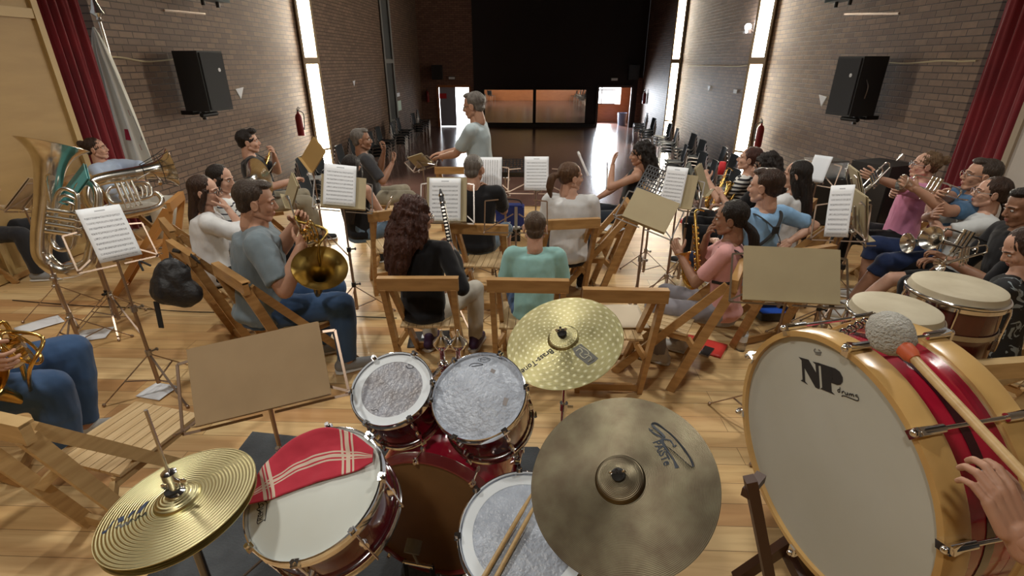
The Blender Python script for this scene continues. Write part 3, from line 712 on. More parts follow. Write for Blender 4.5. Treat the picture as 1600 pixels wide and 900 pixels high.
CH['manR'] = wchair('folding chair under the dark haired man at the right edge', at=(3.7, 3.05), rz=1.2)
CH['womR'] = wchair('folding chair under the long haired player in the patterned top behind the congas', at=(3.12, 2.72), rz=1.1)
CH['corner'] = wchair('pale folding chair cut by the right edge beside the bass drum', ((1567, 566), (1650, 560)), tint=M_WOODL)
# ------------------------------------------------------------------ music stands
def rotM(loc, hd, tilt, roll=0): return Matrix.Translation(loc) @ Matrix.Rotation(hd, 4, 'Z') @ Matrix.Rotation(roll, 4, 'Y') @ Matrix.Rotation(-tilt, 4, 'X')
def mstand(label, px, py, z, hd=0, tilt=25, w=.48, h=.30, roll=0, board=M_CARD, wire=True, sheet=None, kind='board', legrot=.4, sm=None, base=None, sw=.21, sh=.30, soff=(0, 0)):
    """folding music stand. hd: direction the reader looks (0 = away from camera); desk leans back by tilt"""
    hd = math.radians(hd); p = atz(px, py, z); r = MB()
    t = thing('music_stand', label, 'music stand', (p.x, p.y, 0), hd)
    D = Matrix.Translation((0, 0, z)) @ Matrix.Rotation(math.radians(roll), 4, 'Y') @ Matrix.Rotation(math.radians(-tilt), 4, 'X')   # desk: x across, z up
    bx, by = (0, 0) if base is None else base
    top = V((bx*.0, .045, z-h*.42))
    if kind == 'perf':
        m = MB()
        for i in range(13): x = -w/2+w*i/12; m.box((x, 0, 0), (.012, .004, h))
        for i in range(9): zz = -h/2+h*i/8; m.box((0, 0, zz), (w, .004, .012))
        m.box((0, -.03, -h/2), (w, .06, .004)); obj('desk_panel', m, M_BLACKM, t, 0, D)
    elif board:
        m = MB(); m.box((0, 0, 0), (w, .006, h)); m.box((0, 0.012, .01), (w*.97, .004, h*.96)); m.box((0, -.022, -h/2+.002), (w, .045, .004)); obj('desk_panel', m, board, t, 0, D)
    if wire:
        for s in (-1, 1):
            m = MB(); k = .006; x0, x1 = s*.02, s*(w/2+.055)
            for a, b in (((x0, .03, -h/2-.01), (x1, .03, -h/2-.01)), ((x1, .03, -h/2-.01), (x1*.97, .03, h*.36)), ((x1*.97, .03, h*.36), (x1*.55, .03, h*.40)), ((x0, .03, 0), (x1, .03, -h/2)), ((x1, .03, -h/2), (x1, -.03, -h/2-.01))):
                m.bar(a, b, .009, .006, (0, 1, 0))
            obj('wire_wing', m, M_STAND if board != M_CARDL else M_STEEL, t, 0, D)
    m = MB(); m.bar((0, .035, -h*.45), (0, .035, h*.2), .022, .012, (0, 1, 0)); m.cyl((-.02, .05, -h*.4), (.03, .05, -h*.4), .012); m.tube(bez([(.03, .05, -h*.4), (.05, .06, -h*.36), (.045, .08, -h*.42)], 4), .005, 6)
    obj('tilt_clamp', m, M_STEEL, t, 40, D)
    cw = D @ V((0, .05, -h*.4)); m = MB(); m.cyl((cw.x, cw.y, cw.z), (cw.x, cw.y, .62), .0075, n=8); m.cyl((cw.x, cw.y, .64), (cw.x, cw.y, .3), .011, n=8); m.cyl((cw.x, cw.y, .32), (cw.x, cw.y, .08), .0135, n=8)
    obj('pole', m, M_STAND, t)
    for zz in (.62, .31):
        m = MB(); m.cyl((cw.x, cw.y, zz-.018), (cw.x, cw.y, zz+.018), .018, n=10); m.cyl((cw.x, cw.y, zz), (cw.x+.045, cw.y, zz), .006); m.ball((cw.x+.05, cw.y, zz), (.008, .016, .012), 8)
        obj('collar', m, M_BLACKM if int(px) % 2 else M_STEEL, t)
    for k in range(3):
        a = legrot+k*2*PI/3; d = V((math.cos(a), math.sin(a), 0)); c = V((cw.x, cw.y, 0)); m = MB()
        m.bar(c+V((0, 0, .30)), c+d*.31+V((0, 0, .012)), .012, .006); m.bar(c+V((0, 0, .10)), c+d*.17+V((0, 0, .145)), .01, .005)
        m.ball(c+d*.31+V((0, 0, .012)), .012, 8); obj('leg', m, M_STAND, t, 0)
    if sheet:
        W_ = Matrix.Translation((p.x, p.y, 0)) @ Matrix.Rotation(hd, 4, 'Z') @ D
        paper(sheet, sw, sh, W_ @ Matrix.Translation((soff[0], -.012, -h/2+.012+sh/2+soff[1])) @ Matrix.Rotation(PI/2, 4, 'X'), sm or M_SHEET)
    return t
def paper(label, w, h, M, m=None, name='sheet_music', curl=.006, n=1, cat='sheet music'):
    """page in its own xy plane"""
    g = [[(-w/2+w*j/8, -h/2+h*i/8, curl*math.sin(i/8*PI)+curl*.6*(j/8)**2+.003) for j in range(9)] for i in range(9)]
    mb = MB(); mb.sheet(g, .0025*n); return tag(obj(name, mb, m or M_SHEET, None, 180, M), label, cat)
mstand('music stand with a big bare cardboard desk standing before the drum kit', 406, 582, 1.02, 18, 38, .435, .265, -6, M_CARD, legrot=.9)
mstand('music stand with a wide cardboard desk beside the large bass drum', 1236, 430, 1.0, -6, 30, .47, .285, 0, M_CARDL, legrot=.2)
mstand('music stand with a white score standing alone on the bare floor at left', 176, 378, 1.05, 62, 26, .30, .24, 4, None, sheet='white score of nine staves on the lone stand at left', sw=.215, sh=.315, legrot=.5)
mstand('music stand with a pale score turned aside, left of the curly haired clarinettist', 537, 301, 1.08, 20, 28, .33, .26, 10, M_CARDL, sheet='bluish score leaning on the pale board between the horn player and long dark hair', sw=.235, sh=.32, soff=(-.03, .01), legrot=.1)
mstand('music stand of the curly haired clarinettist, with a tan board', 698, 312, 1.06, 0, 22, .30, .33, 0, M_CARDL, sheet='white score on the tan board behind the clarinet', sw=.235, sh=.33, soff=(-.01, -.02), legrot=1.2)
mstand('folded wire music stand between the black polo and the turquoise T-shirt', 806, 335, .98, 0, 10, .36, .26, 0, None, legrot=.6)
mstand('wire music stand holding a score in front of the ponytailed woman', 838, 279, 1.05, 0, 24, .40, .24, 0, None, sheet='white score on the wire stand in front of the ponytailed woman', sw=.215, sh=.30, legrot=.3)
mstand('music stand in front of the grey haired man, score turned sideways', 767, 276, 1.05, 0, 24, .22, .24, 0, None, sheet='score with upright staves beside the grey haired head', sw=.2, sh=.28, sm=M_SHEETV, legrot=.8)
mstand('music stand with an empty pale board among the middle chairs', 1016, 329, 1.0, -28, 38, .34, .26, 14, M_CARDL, legrot=.1)
mstand('music stand with a narrow white score on a pale board, right of the centre', 1060, 299, 1.05, -30, 20, .26, .27, 0, M_CARDL, sheet='narrow white score of five staves right of the centre', sw=.17, sh=.31, soff=(-.04, 0), legrot=.6)
mstand('music stand with a pale board seen from the side by the striped saxophonist', 1098, 281, 1.05, 64, 24, .30, .26, 0, M_CARDL, legrot=.9)
mstand('music stand with a dark board left of the striped saxophonist stand', 1083, 283, 1.03, 70, 20, .26, .3, 0, mat('dark_board', (.03, .05, .045), .6), legrot=.2)
mstand('music stand with a long curling white score before the seated trumpets', 1311, 342, 1.0, -48, 18, .24, .28, -12, None, sheet='long curling white score before the seated trumpet players', sw=.15, sh=.36, soff=(0, 0), legrot=1.3)
mstand('music stand with loose white pages by the right brick wall', 1279, 268, 1.08, -52, 20, .22, .22, 0, None, sheet='loose white page on the stand by the right brick wall', sw=.16, sh=.24, sm=M_WHITE)
mstand('music stand with a tan board before the pink T-shirt', 1339, 286, 1.08, 72, 22, .34, .26, 0, M_CARDL, sheet='white page slipping from the tan board before the pink T-shirt', sw=.12, sh=.25, sm=M_WHITE, soff=(-.05, -.06))
mstand('music stand with a bent tan board nearest the blue clad trumpet player', 1345, 335, 1.02, 76, 14, .30, .32, 0, M_CARDL, legrot=.3)
mstand('music stand with two tan boards standing before the conductor', 656, 251, 1.12, 160, 42, .17, .17, 18, M_CARDL, wire=True, legrot=.3)
mstand('music stand with a pale board against the young man in black', 455, 298, 1.02, -58, 20, .24, .22, 18, M_CARDL, wire=False)
mstand('music stand with a golden brown board beside the stacked chairs', 489, 242, 1.12, -40, 20, .24, .28, 34, mat('golden_board', (.42, .27, .10), .6), wire=False)
mstand('low black perforated stand in front of the conductor', 790, 262, .92, 0, 62, .48, .30, 0, None, wire=False, kind='perf', legrot=.5)
mstand('black perforated music stand behind the pale board at right of centre', 1026, 290, .95, -40, 30, .34, .3, 12, None, wire=False, kind='perf', legrot=.8)
mstand('music stand with a white page at the far left edge', 42, 303, 1.06, -60, 42, .42, .28, -14, M_CARD, sheet='white page lying on the far left cardboard', sw=.24, sh=.1, sm=M_WHITE, soff=(0, .14))
mstand('music stand with an open white score below the silver tuba', 137, 339, .93, -75, 66, .30, .2, 0, M_CARD, sheet='open white score lying nearly flat below the silver tuba', sw=.27, sh=.2, sm=M_WHITE, soff=(0, 0))
mstand('nickel music stand without a desk at the left foreground', 58, 400, .78, -60, 8, .12, .12, 0, None, wire=False, legrot=-.2)
mstand('music stand holding a turquoise folder beside the big silver bell', 118, 288, 1.19, -50, 40, .21, .26, 22, mat('turquoise_folder', (.07, .27, .27), .5), wire=False)
# ------------------------------------------------------------------ things on the floor
def flat(label, px, py, w, h, rz, m, name='loose_sheet', cat='paper', z=.004, curl=.004, th=1):
    p = atz(px, py, z); return paper(label, w, h, Matrix.Translation(p) @ Matrix.Rotation(math.radians(rz), 4, 'Z'), m, name, curl, th, cat)
flat('white sheet on the floor behind the lone stand, furthest of the pair', 62, 508, .2, .29, -35, M_WHITE)
flat('white sheet on the floor left of the lone stand foot', 146, 523, .24, .2, 18, M_WHITE, curl=.006)
flat('white sheet on the floor half under the jeans', 94, 538, .24, .24, 34, M_WHITE)
flat('white sheet lying on the floor beside the empty slatted chair', 247, 612, .19, .16, -12, M_WHITE)
flat('black folder lying on the floor under the clarinettist chair', 673, 530, .34, .24, 6, mat('black_folder', (.03, .028, .028), .45), 'folder', 'folder', th=4)
flat('white card lying on the black folder under the clarinettist chair', 668, 526, .09, .06, 4, M_WHITE, 'card', 'card', .02)
flat('red folder lying on the floor under the girl with the saxophone', 1100, 541, .30, .22, -32, mat('red_folder', (.62, .05, .04), .4), 'folder', 'folder', th=4)
p = atz(1104, 549, .018); ph = thing('phone', 'black smartphone lying on the red folder', 'phone', p, math.radians(55))
m = MB(); m.box((0, 0, 0), (.145, .073, .009)); obj('case', m, M_STEEL, ph, 0); m = MB(); m.box((0, 0, .0055), (.138, .067, .002)); obj('screen', m, M_BLACK, ph, 0)
p = atz(1090, 345, .04); m = MB(); m.box((0, 0, 0), (.46, .14, .05), .2); m.box((.1, -.1, .0), (.3, .1, .05), -.2)
cs = tag(obj('instrument_case', m, mat('bright_red_case', (.6, .02, .03), .45), None, 0, Matrix.Translation(p)), 'open bright red instrument case on the floor near the sax players', 'case')
m = MB(); m.box((.02, -.02, .03), (.3, .09, .008), .1); obj('lining', m, M_CARDL, cs, 0)
flat('white sheets spread over the seat of the spare chair by the pale board', 953, 357, .28, .2, -40, M_WHITE, 'loose_sheet', 'paper', .436)
flat('cream folder on the seat of the empty chair behind the crash cymbal', 975, 495, .33, .26, 92, mat('cream_folder', (.62, .52, .38), .6), 'folder', 'folder', .436, th=3)
p = atz(1205, 490, .03); bx = thing('folding_tray', 'blue lined open black case on the floor behind the wide cardboard desk', 'case', p, .1)
m = MB()
for x, y, w, d in ((-.14, 0, .015, .2), (.14, 0, .015, .2), (0, -.1, .29, .015), (0, .1, .29, .015)): m.box((x, y, .02), (w, d, .06))
obj('rim', m, M_BLACK, bx, 0); m = MB(); m.box((0, 0, .0), (.28, .19, .02)); obj('lining', m, mat('blue_lining', (.02, .10, .55), .5), bx, 0)
def bottle(label, px, py, cap, band=None, s=1):
    p = atz(px, py, 0); t = thing('water_bottle', label, 'bottle', p); t.scale = (s, s, s); m = MB()
    m.lathe([(0, 0), (.03, 0), (.033, .01), (.033, .06), (.030, .07), (.033, .08), (.033, .15), (.012, .195), (.012, .21)], 18)
    obj('bottle_body', m, mat('clear_plastic', (.85, .88, .9), .08, trans=.85, alpha=.75), t)
    m = MB(); m.cyl((0, 0, .205), (0, 0, .225), .014); obj('cap', m, cap, t)
    m = MB(); m.cyl((0, 0, .08), (0, 0, .13), .0338, n=18); obj('bottle_label', m, band or M_WHITE, t)
bottle('clear water bottle with a dark cap under the girl in pink', 1157, 547, mat('navy_cap', (.01, .015, .06), .4))
bottle('water bottle with a blue label under the horn player chair', 378, 520, M_WHITE, mat('blue_label', (.03, .2, .35), .5), 1.25)
p = atz(797, 338, .30); m = MB(); m.box((0, 0, .0), (.34, .16, .26)); m.box((0, -.005, .135), (.30, .13, .03)); bb = tag(obj('shoulder_bag', m, mat('royal_blue_nylon', (.012, .03, .20), .6), None, 0, Matrix.Translation(p)), 'dark blue bag on a stand shelf between the black polo and the ponytail', 'bag')
m = MB(); m.tube(bez([(-.15, 0, .12), (-.1, 0, .2), (.1, 0, .2), (.15, 0, .12)], 5), .008, 6); obj('handle', m, M_RUBBER, bb)
m = MB(); m.box((0, 0, -.14), (.3, .12, .02)); m.box((0, 0, -.22), (.25, .1, .16)); obj('bottom', m, M_RUBBER, bb, 0)
# rucksack hung on the chair rail
p = atz(272, 372, .74); t = thing('rucksack', 'small black rucksack hanging by its straps from a chair rail at left', 'rucksack', (0, 0, 0))
c = atz(268, 442, .46); c = atd(272, 440, 3.0)
m = MB(); m.ball(c, (.10, .085, .15), 18); m.ball(c+V((.02, .0, -.07)), (.13, .09, .09), 18); m.ball(c+V((-.03, -.05, -.03)), (.09, .06, .1), 16)
vs, fs = remesh(m, .012, 2, (.012, 14)); m = MB(); m.add(vs, fs); obj('pack', m, mat('black_nylon', (.014, .014, .016), .5, bump=(30, .4)), t, 180)
r1 = atz(268, 378, .80); r2 = atz(296, 398, .80)
for a, b in ((r1+V((0, 0, .02)), c+V((-.02, 0, .13))), (r2+V((0, 0, .02)), c+V((.08, 0, .1)))):
    m = MB(); m.tube(bez([b, a+V((0, -.05, -.12)), a, a+V((.03, .06, -.12)), b+V((.03, .05, .05))], 6), [(.012, .004)]*25, 6); obj('strap', m, M_RUBBER, t)
m = MB(); m.tube(bez([c+V((-.07, -.05, .12)), c+V((-.12, -.06, .15)), c+V((-.1, -.08, .1))], 5), .006, 6); obj('grab_loop', m, M_RUBBER, t)
m = MB(); m.bar(c+V((-.09, -.07, -.1)), c+V((-.1, -.08, -.27)), .03, .006, (0, 1, 0)); obj('strap', m, M_RUBBER, t)
# cables on the floor
cable('floor_cable', 'thin black cable crossing the boards at left', [p+V((0, 0, .006)) for p in bez([atz(x, y) for x, y in ((20, 470), (120, 478), (210, 482), (300, 488), (470, 492), (620, 498))], 8)], .004, M_RUBBER)
# dark gear at the hall side on the right
for i, (x, y, w, d, h, l) in enumerate(((3.9, 6.9, .7, .5, .6, 'black amplifier standing on the stage by the right brick wall'), (3.3, 7.0, .5, .4, .42, 'black flight case left of the amplifier'), (4.4, 6.5, .5, .5, .85, 'tall black amplifier beside the curtain'))):
    t = thing('amplifier', l, 'amplifier', (x, y, 0), .3*i-.2); m = MB(); m.box((0, 0, h/2+.02), (w, d, h)); obj('cabinet', m, M_BLACK, t, 0)
    m = MB(); m.box((0, -d/2-.004, h/2), (w*.9, .01, h*.7)); obj('grille', m, M_BLACKM, t, 0)
    for sx in (-1, 1):
        for sy in (-1, 1): m = MB(); m.cyl((sx*w*.4, sy*d*.38, 0), (sx*w*.4, sy*d*.38, .025), .02); obj('foot', m, M_RUBBER, t)
t = thing('plastic_crate', 'clear plastic box on top of the black amplifier', 'box', (3.9, 6.9, .62), .1); m = MB()
for a, b, w, d in ((-.2, 0, .01, .3), (.2, 0, .01, .3), (0, -.15, .4, .01), (0, .15, .4, .01)): m.box((a, b, .1), (w, d, .2))
m.box((0, 0, .005), (.4, .3, .01)); obj('body', m, MATS['clear_plastic'], t, 0); m = MB(); m.box((0, 0, .205), (.42, .32, .015)); obj('lid', m, M_STEEL, t, 0)
# ------------------------------------------------------------------ people
def hand_tpl(curl, spread=.06, vox=.0034):
    """right hand: wrist at origin, fingers along +y, palm faces -z, thumb towards -x"""
    m = MB(); m.cap((0, -.03, 0), (0, .01, 0), .024, .025, 12)
    for x, l in ((-.024, .088), (-.008, .093), (.009, .089), (.025, .080)):
        m.cap((x*.75, .012, 0), (x, l-.008, .001), .0155, .0115, 10)
    for i, (x, y, L) in enumerate(((-.028, .088, .070), (-.009, .094, .078), (.010, .090, .073), (.028, .080, .058))):
        p = V((x, y, .0)); a = -.12-curl*.35; az = (i-1.5)*-spread
        r = .0092 if i < 3 else .008
        for k, f in enumerate((.46, .31, .23)):
            d = V((math.sin(-az), math.cos(a), math.sin(a))).normalized(); q = p+d*(L*f); m.cap(p, q, r, r*.92, 8); p = q; r *= .92; a -= curl*(.95 if k == 0 else .8)
    p = V((-.022, .022, -.004)); d = V((-.75, .62, -.22-.3*curl)).normalized()
    for L, r, tw in ((.042, .014, (.22, .32, -.12)), (.030, .0105, (.28, .2, -.25)), (.024, .0095, (0, 0, 0))):
        q = p+d*L; m.cap(p, q, r, r*.88, 9); p = q; d = (d+V(tw)*(.5+curl*.7)).normalized()
    return remesh(m, vox, 1)
HANDS = {}
def get_hand(c):
    if c not in HANDS: HANDS[c] = hand_tpl(c)
    return HANDS[c]
def head_tpl():
    m = MB()
    m.ball((0, -.016, .035), (.075, .094, .083), 26); m.ball((0, .022, -.02), (.062, .066, .082), 24)
    m.ball((0, .045, -.080), (.034, .036, .030), 16)
    for s in (-1, 1):
        m.cap((s*.052, .0, -.055), (s*.018, .058, -.088), .02, .018, 10)
        m.ball((s*.036, .058, -.022), (.024, .022, .024), 12)
        m.cap((s*.012, .080, .026), (s*.046, .064, .024), .009, .009, 8)
        m.ball((s*.076, -.006, -.008), (.0085, .019, .030), 12); m.torus((s*.081, -.008, -.006), .018, .0045, (1, -.25*s, 0), 14, 6, sc=(1.4, 1))
        m.ball((s*.011, .093, -.026), (.009, .011, .0085), 8)
    m.cap((0, .080, .018), (0, .100, -.020), .008, .0115, 10)
    m.ball((0, .079, -.052), (.023, .014, .0075), 12); m.ball((0, .078, -.063), (.019, .013, .0075), 12)
    m.cap((0, -.03, -.05), (0, -.035, -.14), .052, .056, 18)
    vs, fs = remesh(m, .0046, 1)
    mi = []
    for f in fs:
        c = sum((vs[i] for i in f), V())/len(f)
        lip = abs(c.x) < .023-.3*abs(c.z+.057) and -.068 < c.z < -.046 and c.y > .085
        mi.append(1 if lip else 0)
    return vs, fs, mi
HEAD = head_tpl()
def fnoise(co, amp, sc):
    return amp*(noise.noise(co*sc)+.5*noise.noise(co*sc*2.2))
HAIR = {}
def hair_tpl(style):
    """hair volume round the head template"""
    if style in HAIR: return HAIR[style]
    m = MB(); vox = .0065; disp = (.004, 30)
    def cap_(k=1.0, y=-.026, z=.043, f=.0): m.ball((0, y, z), (.082*k, .095*k, .085*k), 24)
    if style == 'buzz': m.ball((0, -.022, .040), (.0775, .0945, .082), 24); disp = (.001, 60); m.ball((0, -.06, -.02), (.062, .05, .05), 18)
    elif style == 'short': cap_(1.01, -.034); m.ball((0, -.058, -.015), (.068, .052, .055), 18); m.ball((0, .022, .102), (.055, .052, .026), 14); disp = (.003, 34)
    elif style == 'quiff': cap_(1.02); m.ball((0, -.058, -.012), (.066, .052, .052), 18); m.ball((.01, .045, .108), (.05, .048, .030), 14); disp = (.007, 30)
    elif style == 'long':   # straight, down the back
        cap_(1.05, -.03, .040); disp = (.005, 16)
        m.tube([(0, -.045, .05), (0, -.065, -.06), (0, -.10, -.18), (0, -.115, -.30), (0, -.12, -.40)], [(.082, .075), (.084, .06), (.085, .048), (.074, .038), (.045, .022)], 22, ref=(1, 0, 0))
        for s in (-1, 1): m.tube([(s*.068, .02, .03), (s*.080, .005, -.04), (s*.078, -.03, -.13)], [.020, .022, .024], 10)
    elif style == 'verylong':
        cap_(1.05, -.03, .040); disp = (.005, 14)
        m.tube([(0, -.045, .05), (0, -.07, -.08), (0, -.11, -.22), (0, -.13, -.38), (0, -.13, -.54)], [(.084, .075), (.092, .062), (.098, .05), (.094, .042), (.055, .024)], 22, ref=(1, 0, 0))
        for s in (-1, 1): m.tube([(s*.068, .02, .03), (s*.084, .0, -.05), (s*.088, -.04, -.18)], [.020, .024, .026], 10)
    elif style == 'curly':
        cap_(1.13, -.035, .045); disp = (.022, 20); vox = .008
        m.tube([(0, -.05, .06), (0, -.08, -.05), (0, -.11, -.17), (0, -.13, -.30), (0, -.13, -.42)], [(.115, .09), (.15, .095), (.175, .095), (.165, .075), (.09, .04)], 22, ref=(1, 0, 0))
        for s in (-1, 1): m.tube([(s*.075, .015, .04), (s*.115, -.0, -.05), (s*.125, -.03, -.17)], [.03, .042, .04], 10)
    elif style == 'curlymid':
        cap_(1.12, -.035, .045); disp = (.018, 22); vox = .008
        m.tube([(0, -.05, .06), (0, -.09, -.05), (0, -.12, -.16), (0, -.13, -.26)], [(.10, .09), (.115, .08), (.12, .075), (.07, .04)], 20, ref=(1, 0, 0))
    elif style == 'pony':
        cap_(1.03, -.03, .040); m.ball((0, -.06, -.01), (.066, .05, .05), 18); disp = (.004, 26)
        m.ball((0, -.125, .015), (.024, .024, .024), 12); m.tube(bez([(0, -.12, .02), (0, -.175, .0), (0, -.19, -.08), (0, -.17, -.17)], 4), lerpl([.02, .036, .034, .010], 13), 12)
    elif style == 'ponylow':
        cap_(1.04, -.03, .040); m.ball((0, -.06, -.01), (.068, .052, .055), 18); disp = (.004, 26)
        m.tube(bez([(0, -.10, -.04), (0, -.15, -.12), (0, -.15, -.28), (0, -.14, -.42)], 4), lerpl([.025, .036, .036, .016], 13), 12)
    elif style == 'bun':
        cap_(1.03, -.03, .040); m.ball((0, -.06, -.01), (.066, .05, .05), 18); m.ball((0, -.135, .065), (.042, .038, .042), 14); disp = (.010, 36)
    # uniform trim: keep the face free
    vs, fs = remesh(m, vox, 2)
    out = []
    for v in vs:
        n = (v-V((0, -.02, .02)))
        if n.length > 1e-6: n.normalize()
        a = fnoise(v, disp[0], disp[1]); strand = disp[0]*.35*math.sin((math.atan2(v.x, -v.y)*26)+4*noise.noise(v*9))
        out.append(v+n*(a+strand))
    HAIR[style] = (out, fs); return HAIR[style]
def hair_mat(name, c, c2):
    m = mat(name, c, .42, spec=.35, var=(4, c2, .9, (12, 12, 1.2)), bump=(30, .7, (6, 6, .8))); return m
H_BLACK = hair_mat('black_hair', (.012, .009, .008), (.022, .015, .012)); H_DBROWN = hair_mat('dark_brown_hair', (.028, .014, .009), (.055, .028, .018))
H_BROWN = hair_mat('brown_hair', (.075, .036, .018), (.14, .075, .04)); H_GREY = hair_mat('grey_hair', (.10, .085, .075), (.20, .18, .16))
H_AUB = hair_mat('auburn_hair', (.04, .015, .011), (.08, .032, .024)); H_CROP = hair_mat('cropped_brown_hair', (.10, .065, .042), (.05, .03, .02)); H_BLOND = hair_mat('dark_blond_hair', (.17, .10, .05), (.09, .05, .025))
H_DCROP = hair_mat('cropped_dark_hair', (.035, .024, .018), (.065, .045, .034))
def skin_mat(name, c):
    m = mat(name, c, .5, spec=.35, var=(14, (c[0]*.82, c[1]*.68, c[2]*.62), .55)); b = m.node_tree.nodes['Principled BSDF']
    sock(b, 'Subsurface Weight').default_value = .06; sock(b, 'Subsurface Radius').default_value = (.02, .008, .005); return m
SK_L = skin_mat('light_skin', (.55, .335, .245)); SK_M = skin_mat('tan_skin', (.46, .265, .18)); SK_D = skin_mat('brown_skin', (.30, .16, .10))
M_LIP = mat('lips', (.36, .13, .11), .45); M_EYE = mat('eye_white', (.6, .57, .54), .3); M_IRIS = mat('iris', (.03, .018, .012), .2); M_BROW = mat('brow', (.03, .02, .015), .8)
def cloth(name, c, fold=.5, c2=None):
    return mat('cloth_'+name, c, .85, sheen=.15, spec=.2, var=(3, c2 or tuple(x*.8 for x in c), .6), bump=(7, fold, (1.2, 1.2, .7)))
def ik(a, b, l1, l2, pole):
    """joint between a and b for two segments, bent towards pole"""
    a, b = V(a), V(b); d = b-a; L = min(d.length, (l1+l2)*.999); u = d.normalized(); b = a+u*L
    x = (l1*l1-l2*l2+L*L)/(2*L); h = math.sqrt(max(0, l1*l1-x*x)); p = V(pole); p = p-u*p.dot(u)
    p = p.normalized() if p.length > 1e-6 else u.orthogonal().normalized()
    return a+u*x+p*h, b
def person(label, head, hd, hair, skin=None, top=None, sleeve=.45, bottom=None, leg=1.0, shoe=None, s=1.0, lean=0, side=0, look=(0, 0), tilt=0,
           lh=None, rh=None, lel=(-.6, -.5, -.9), rel=(.6, -.5, -.9), curl=.55, lcurl=None, lpalm=(0, 0, -1), rpalm=(0, 0, -1), feet=None, knees=None,
           stand=False, fem=False, glasses=None, build=1.0, at=None, vox=.011, extra=None, crop=0, longsl=False, loose=1.0, dz=0, ldir=None):
    """seated unless stand. Local frame: facing +y, x to the person's right, origin on the floor under the hips.
       head = pixel of the head centre. Returns (root, world matrix, dict of joints)"""
    skin = skin or SK_M; hd = math.radians(hd); ln = math.radians(lean); sd = math.radians(side)
    hipz = (.90 if stand else .48)
    pel = V((0, 0, hipz)); up = V((math.sin(sd), math.sin(ln), math.cos(ln)*math.cos(sd))).normalized()
    waist = pel+V((0, .0, .17))*.6+up*.07; chest = waist+up*(.21 if stand else .20); neck = chest+up*(.15 if stand else .14)+V((0, -.01, 0)); ht = neck+up*.072+V((0, .025, .035)); hc = ht+V((0, 0, .035))
    sw = (.165 if fem else .19)*build; hw = .092
    Lz = hc.z*s+dz
    if head: w = atz(head[0], head[1], Lz)
    R = Matrix.Rotation(hd, 4, 'Z'); hl = R @ V((hc.x*s, hc.y*s, 0))
    root = (w-hl) if head else V((at[0], at[1], 0)); root.z = dz
    Mw = Matrix.Translation(root) @ R @ Matrix.Scale(s, 4)
    t = thing('person', label, 'person', M=Mw)
    inv = Mw.inverted()
    xax = V((1, 0, 0))
    shR = chest+up*.085+xax*sw; shL = chest+up*.085-xax*sw
    def tgt(p, default):
        if p is None: return V(default)
        if len(p) == 4: return inv @ V(p[:3])      # world position
        return V(p)
    rht = tgt(rh, (.13, .30, .57) if not stand else (.24, .1, .85)); lht = tgt(lh, (-.13, .30, .57) if not stand else (-.24, .1, .85))
    UA, FA = .285, .255
    eR, wR = ik(shR, rht, UA, FA, rel); eL, wL = ik(shL, lht, UA, FA, lel)
    # legs
    if stand: kn = [V((sx*.10, .03, .50)) for sx in (-1, 1)]; an = [V((sx*.11, -.01, .08)) for sx in (-1, 1)]
    else:
        an = [V((sx*.13, .40, .08)) for sx in (-1, 1)]
        if feet: an = [V(f) for f in feet]
        kn = []
        for i, sx in enumerate((-1, 1)):
            k, a2 = ik(pel+V((sx*hw, .02, 0)), an[i], .43, .41, (sx*.25, .8, 1.0)); kn.append(k); an[i] = a2
        if knees: kn = [V(k) for k in knees]
    hips = [pel+V((sx*hw, .02, -.01)) for sx in (-1, 1)]
    tk = (1.0 if not fem else .93)*build
    # one continuous body
    b = MB()
    b.tube([pel-V((0, 0, .07)), pel+V((0, 0, .03)), waist, chest, chest+up*.08, neck], [(.13, .10), (.155*tk, .11*tk), (.125*tk, .09*tk), (.145*tk, .10*tk), (.13*tk, .08), (.06, .055)], 20, ref=(1, 0, 0))
    b.cap(neck-up*.06, ht+V((0, -.02, -.07)), .060*tk, .052*tk, 14)
    for sh, e, w_ in ((shR, eR, wR), (shL, eL, wL)):
        b.cap(chest+up*.09, sh, .06*tk, .057*tk, 12); b.cap(sh, e, .052*tk, .040*tk, 12); b.cap(e, e.lerp(w_, .35), .039*tk, .041*tk, 12); b.cap(e.lerp(w_, .35), w_, .041*tk, .025*tk, 12)
    for h_, k, a in zip(hips, kn, an):
        b.cap(h_, k, .078*tk, .056*tk, 14); b.cap(k, k.lerp(a, .35), .055*tk, .055*tk, 12); b.cap(k.lerp(a, .35), a, .055*tk, .034*tk, 12)
        f = a+V((0, .13, -.045)); b.cap(a+V((0, -.03, -.03)), f, .034, .028, 10)
    vs, fs = remesh(b, vox, 2); bm_ = MB(); bm_.add(vs, fs, 0)
    for (wr, e, pl, cu, mir) in ((wR, eR, rpalm, curl, 1), (wL, eL, lpalm, curl if lcurl is None else lcurl, -1)):
        hv, hf = get_hand(cu); y = (wr-e).normalized() if not (ldir and mir < 0) else (inv.to_3x3() @ V(ldir)).normalized(); z = -V(pl); z = z-y*z.dot(y); z = z.normalized() if z.length > .05 else y.orthogonal().normalized(); x = y.cross(z)
        Mh = Matrix((x, y, z)).transposed()
        q = [wr-y*.0+Mh @ (V((v.x*mir, v.y, v.z))*.98) for v in hv]; bm_.add(q, [tuple(reversed(f)) for f in hf] if mir < 0 else hf, 0)
    Q = Matrix.Rotation(math.radians(look[0]), 3, 'Z') @ Matrix.Rotation(math.radians(look[1]), 3, 'X') @ Matrix.Rotation(math.radians(tilt), 3, 'Y')
    hk = 1.03 if not fem else .99
    if s < .93: hk = 1.0/s*.93
    hv, hf, hm = HEAD; k0 = len(bm_.v); bm_.v += [hc+Q @ (v*hk) for v in hv]; bm_.f += [tuple(i+k0 for i in f) for f in hf]; bm_.m += hm
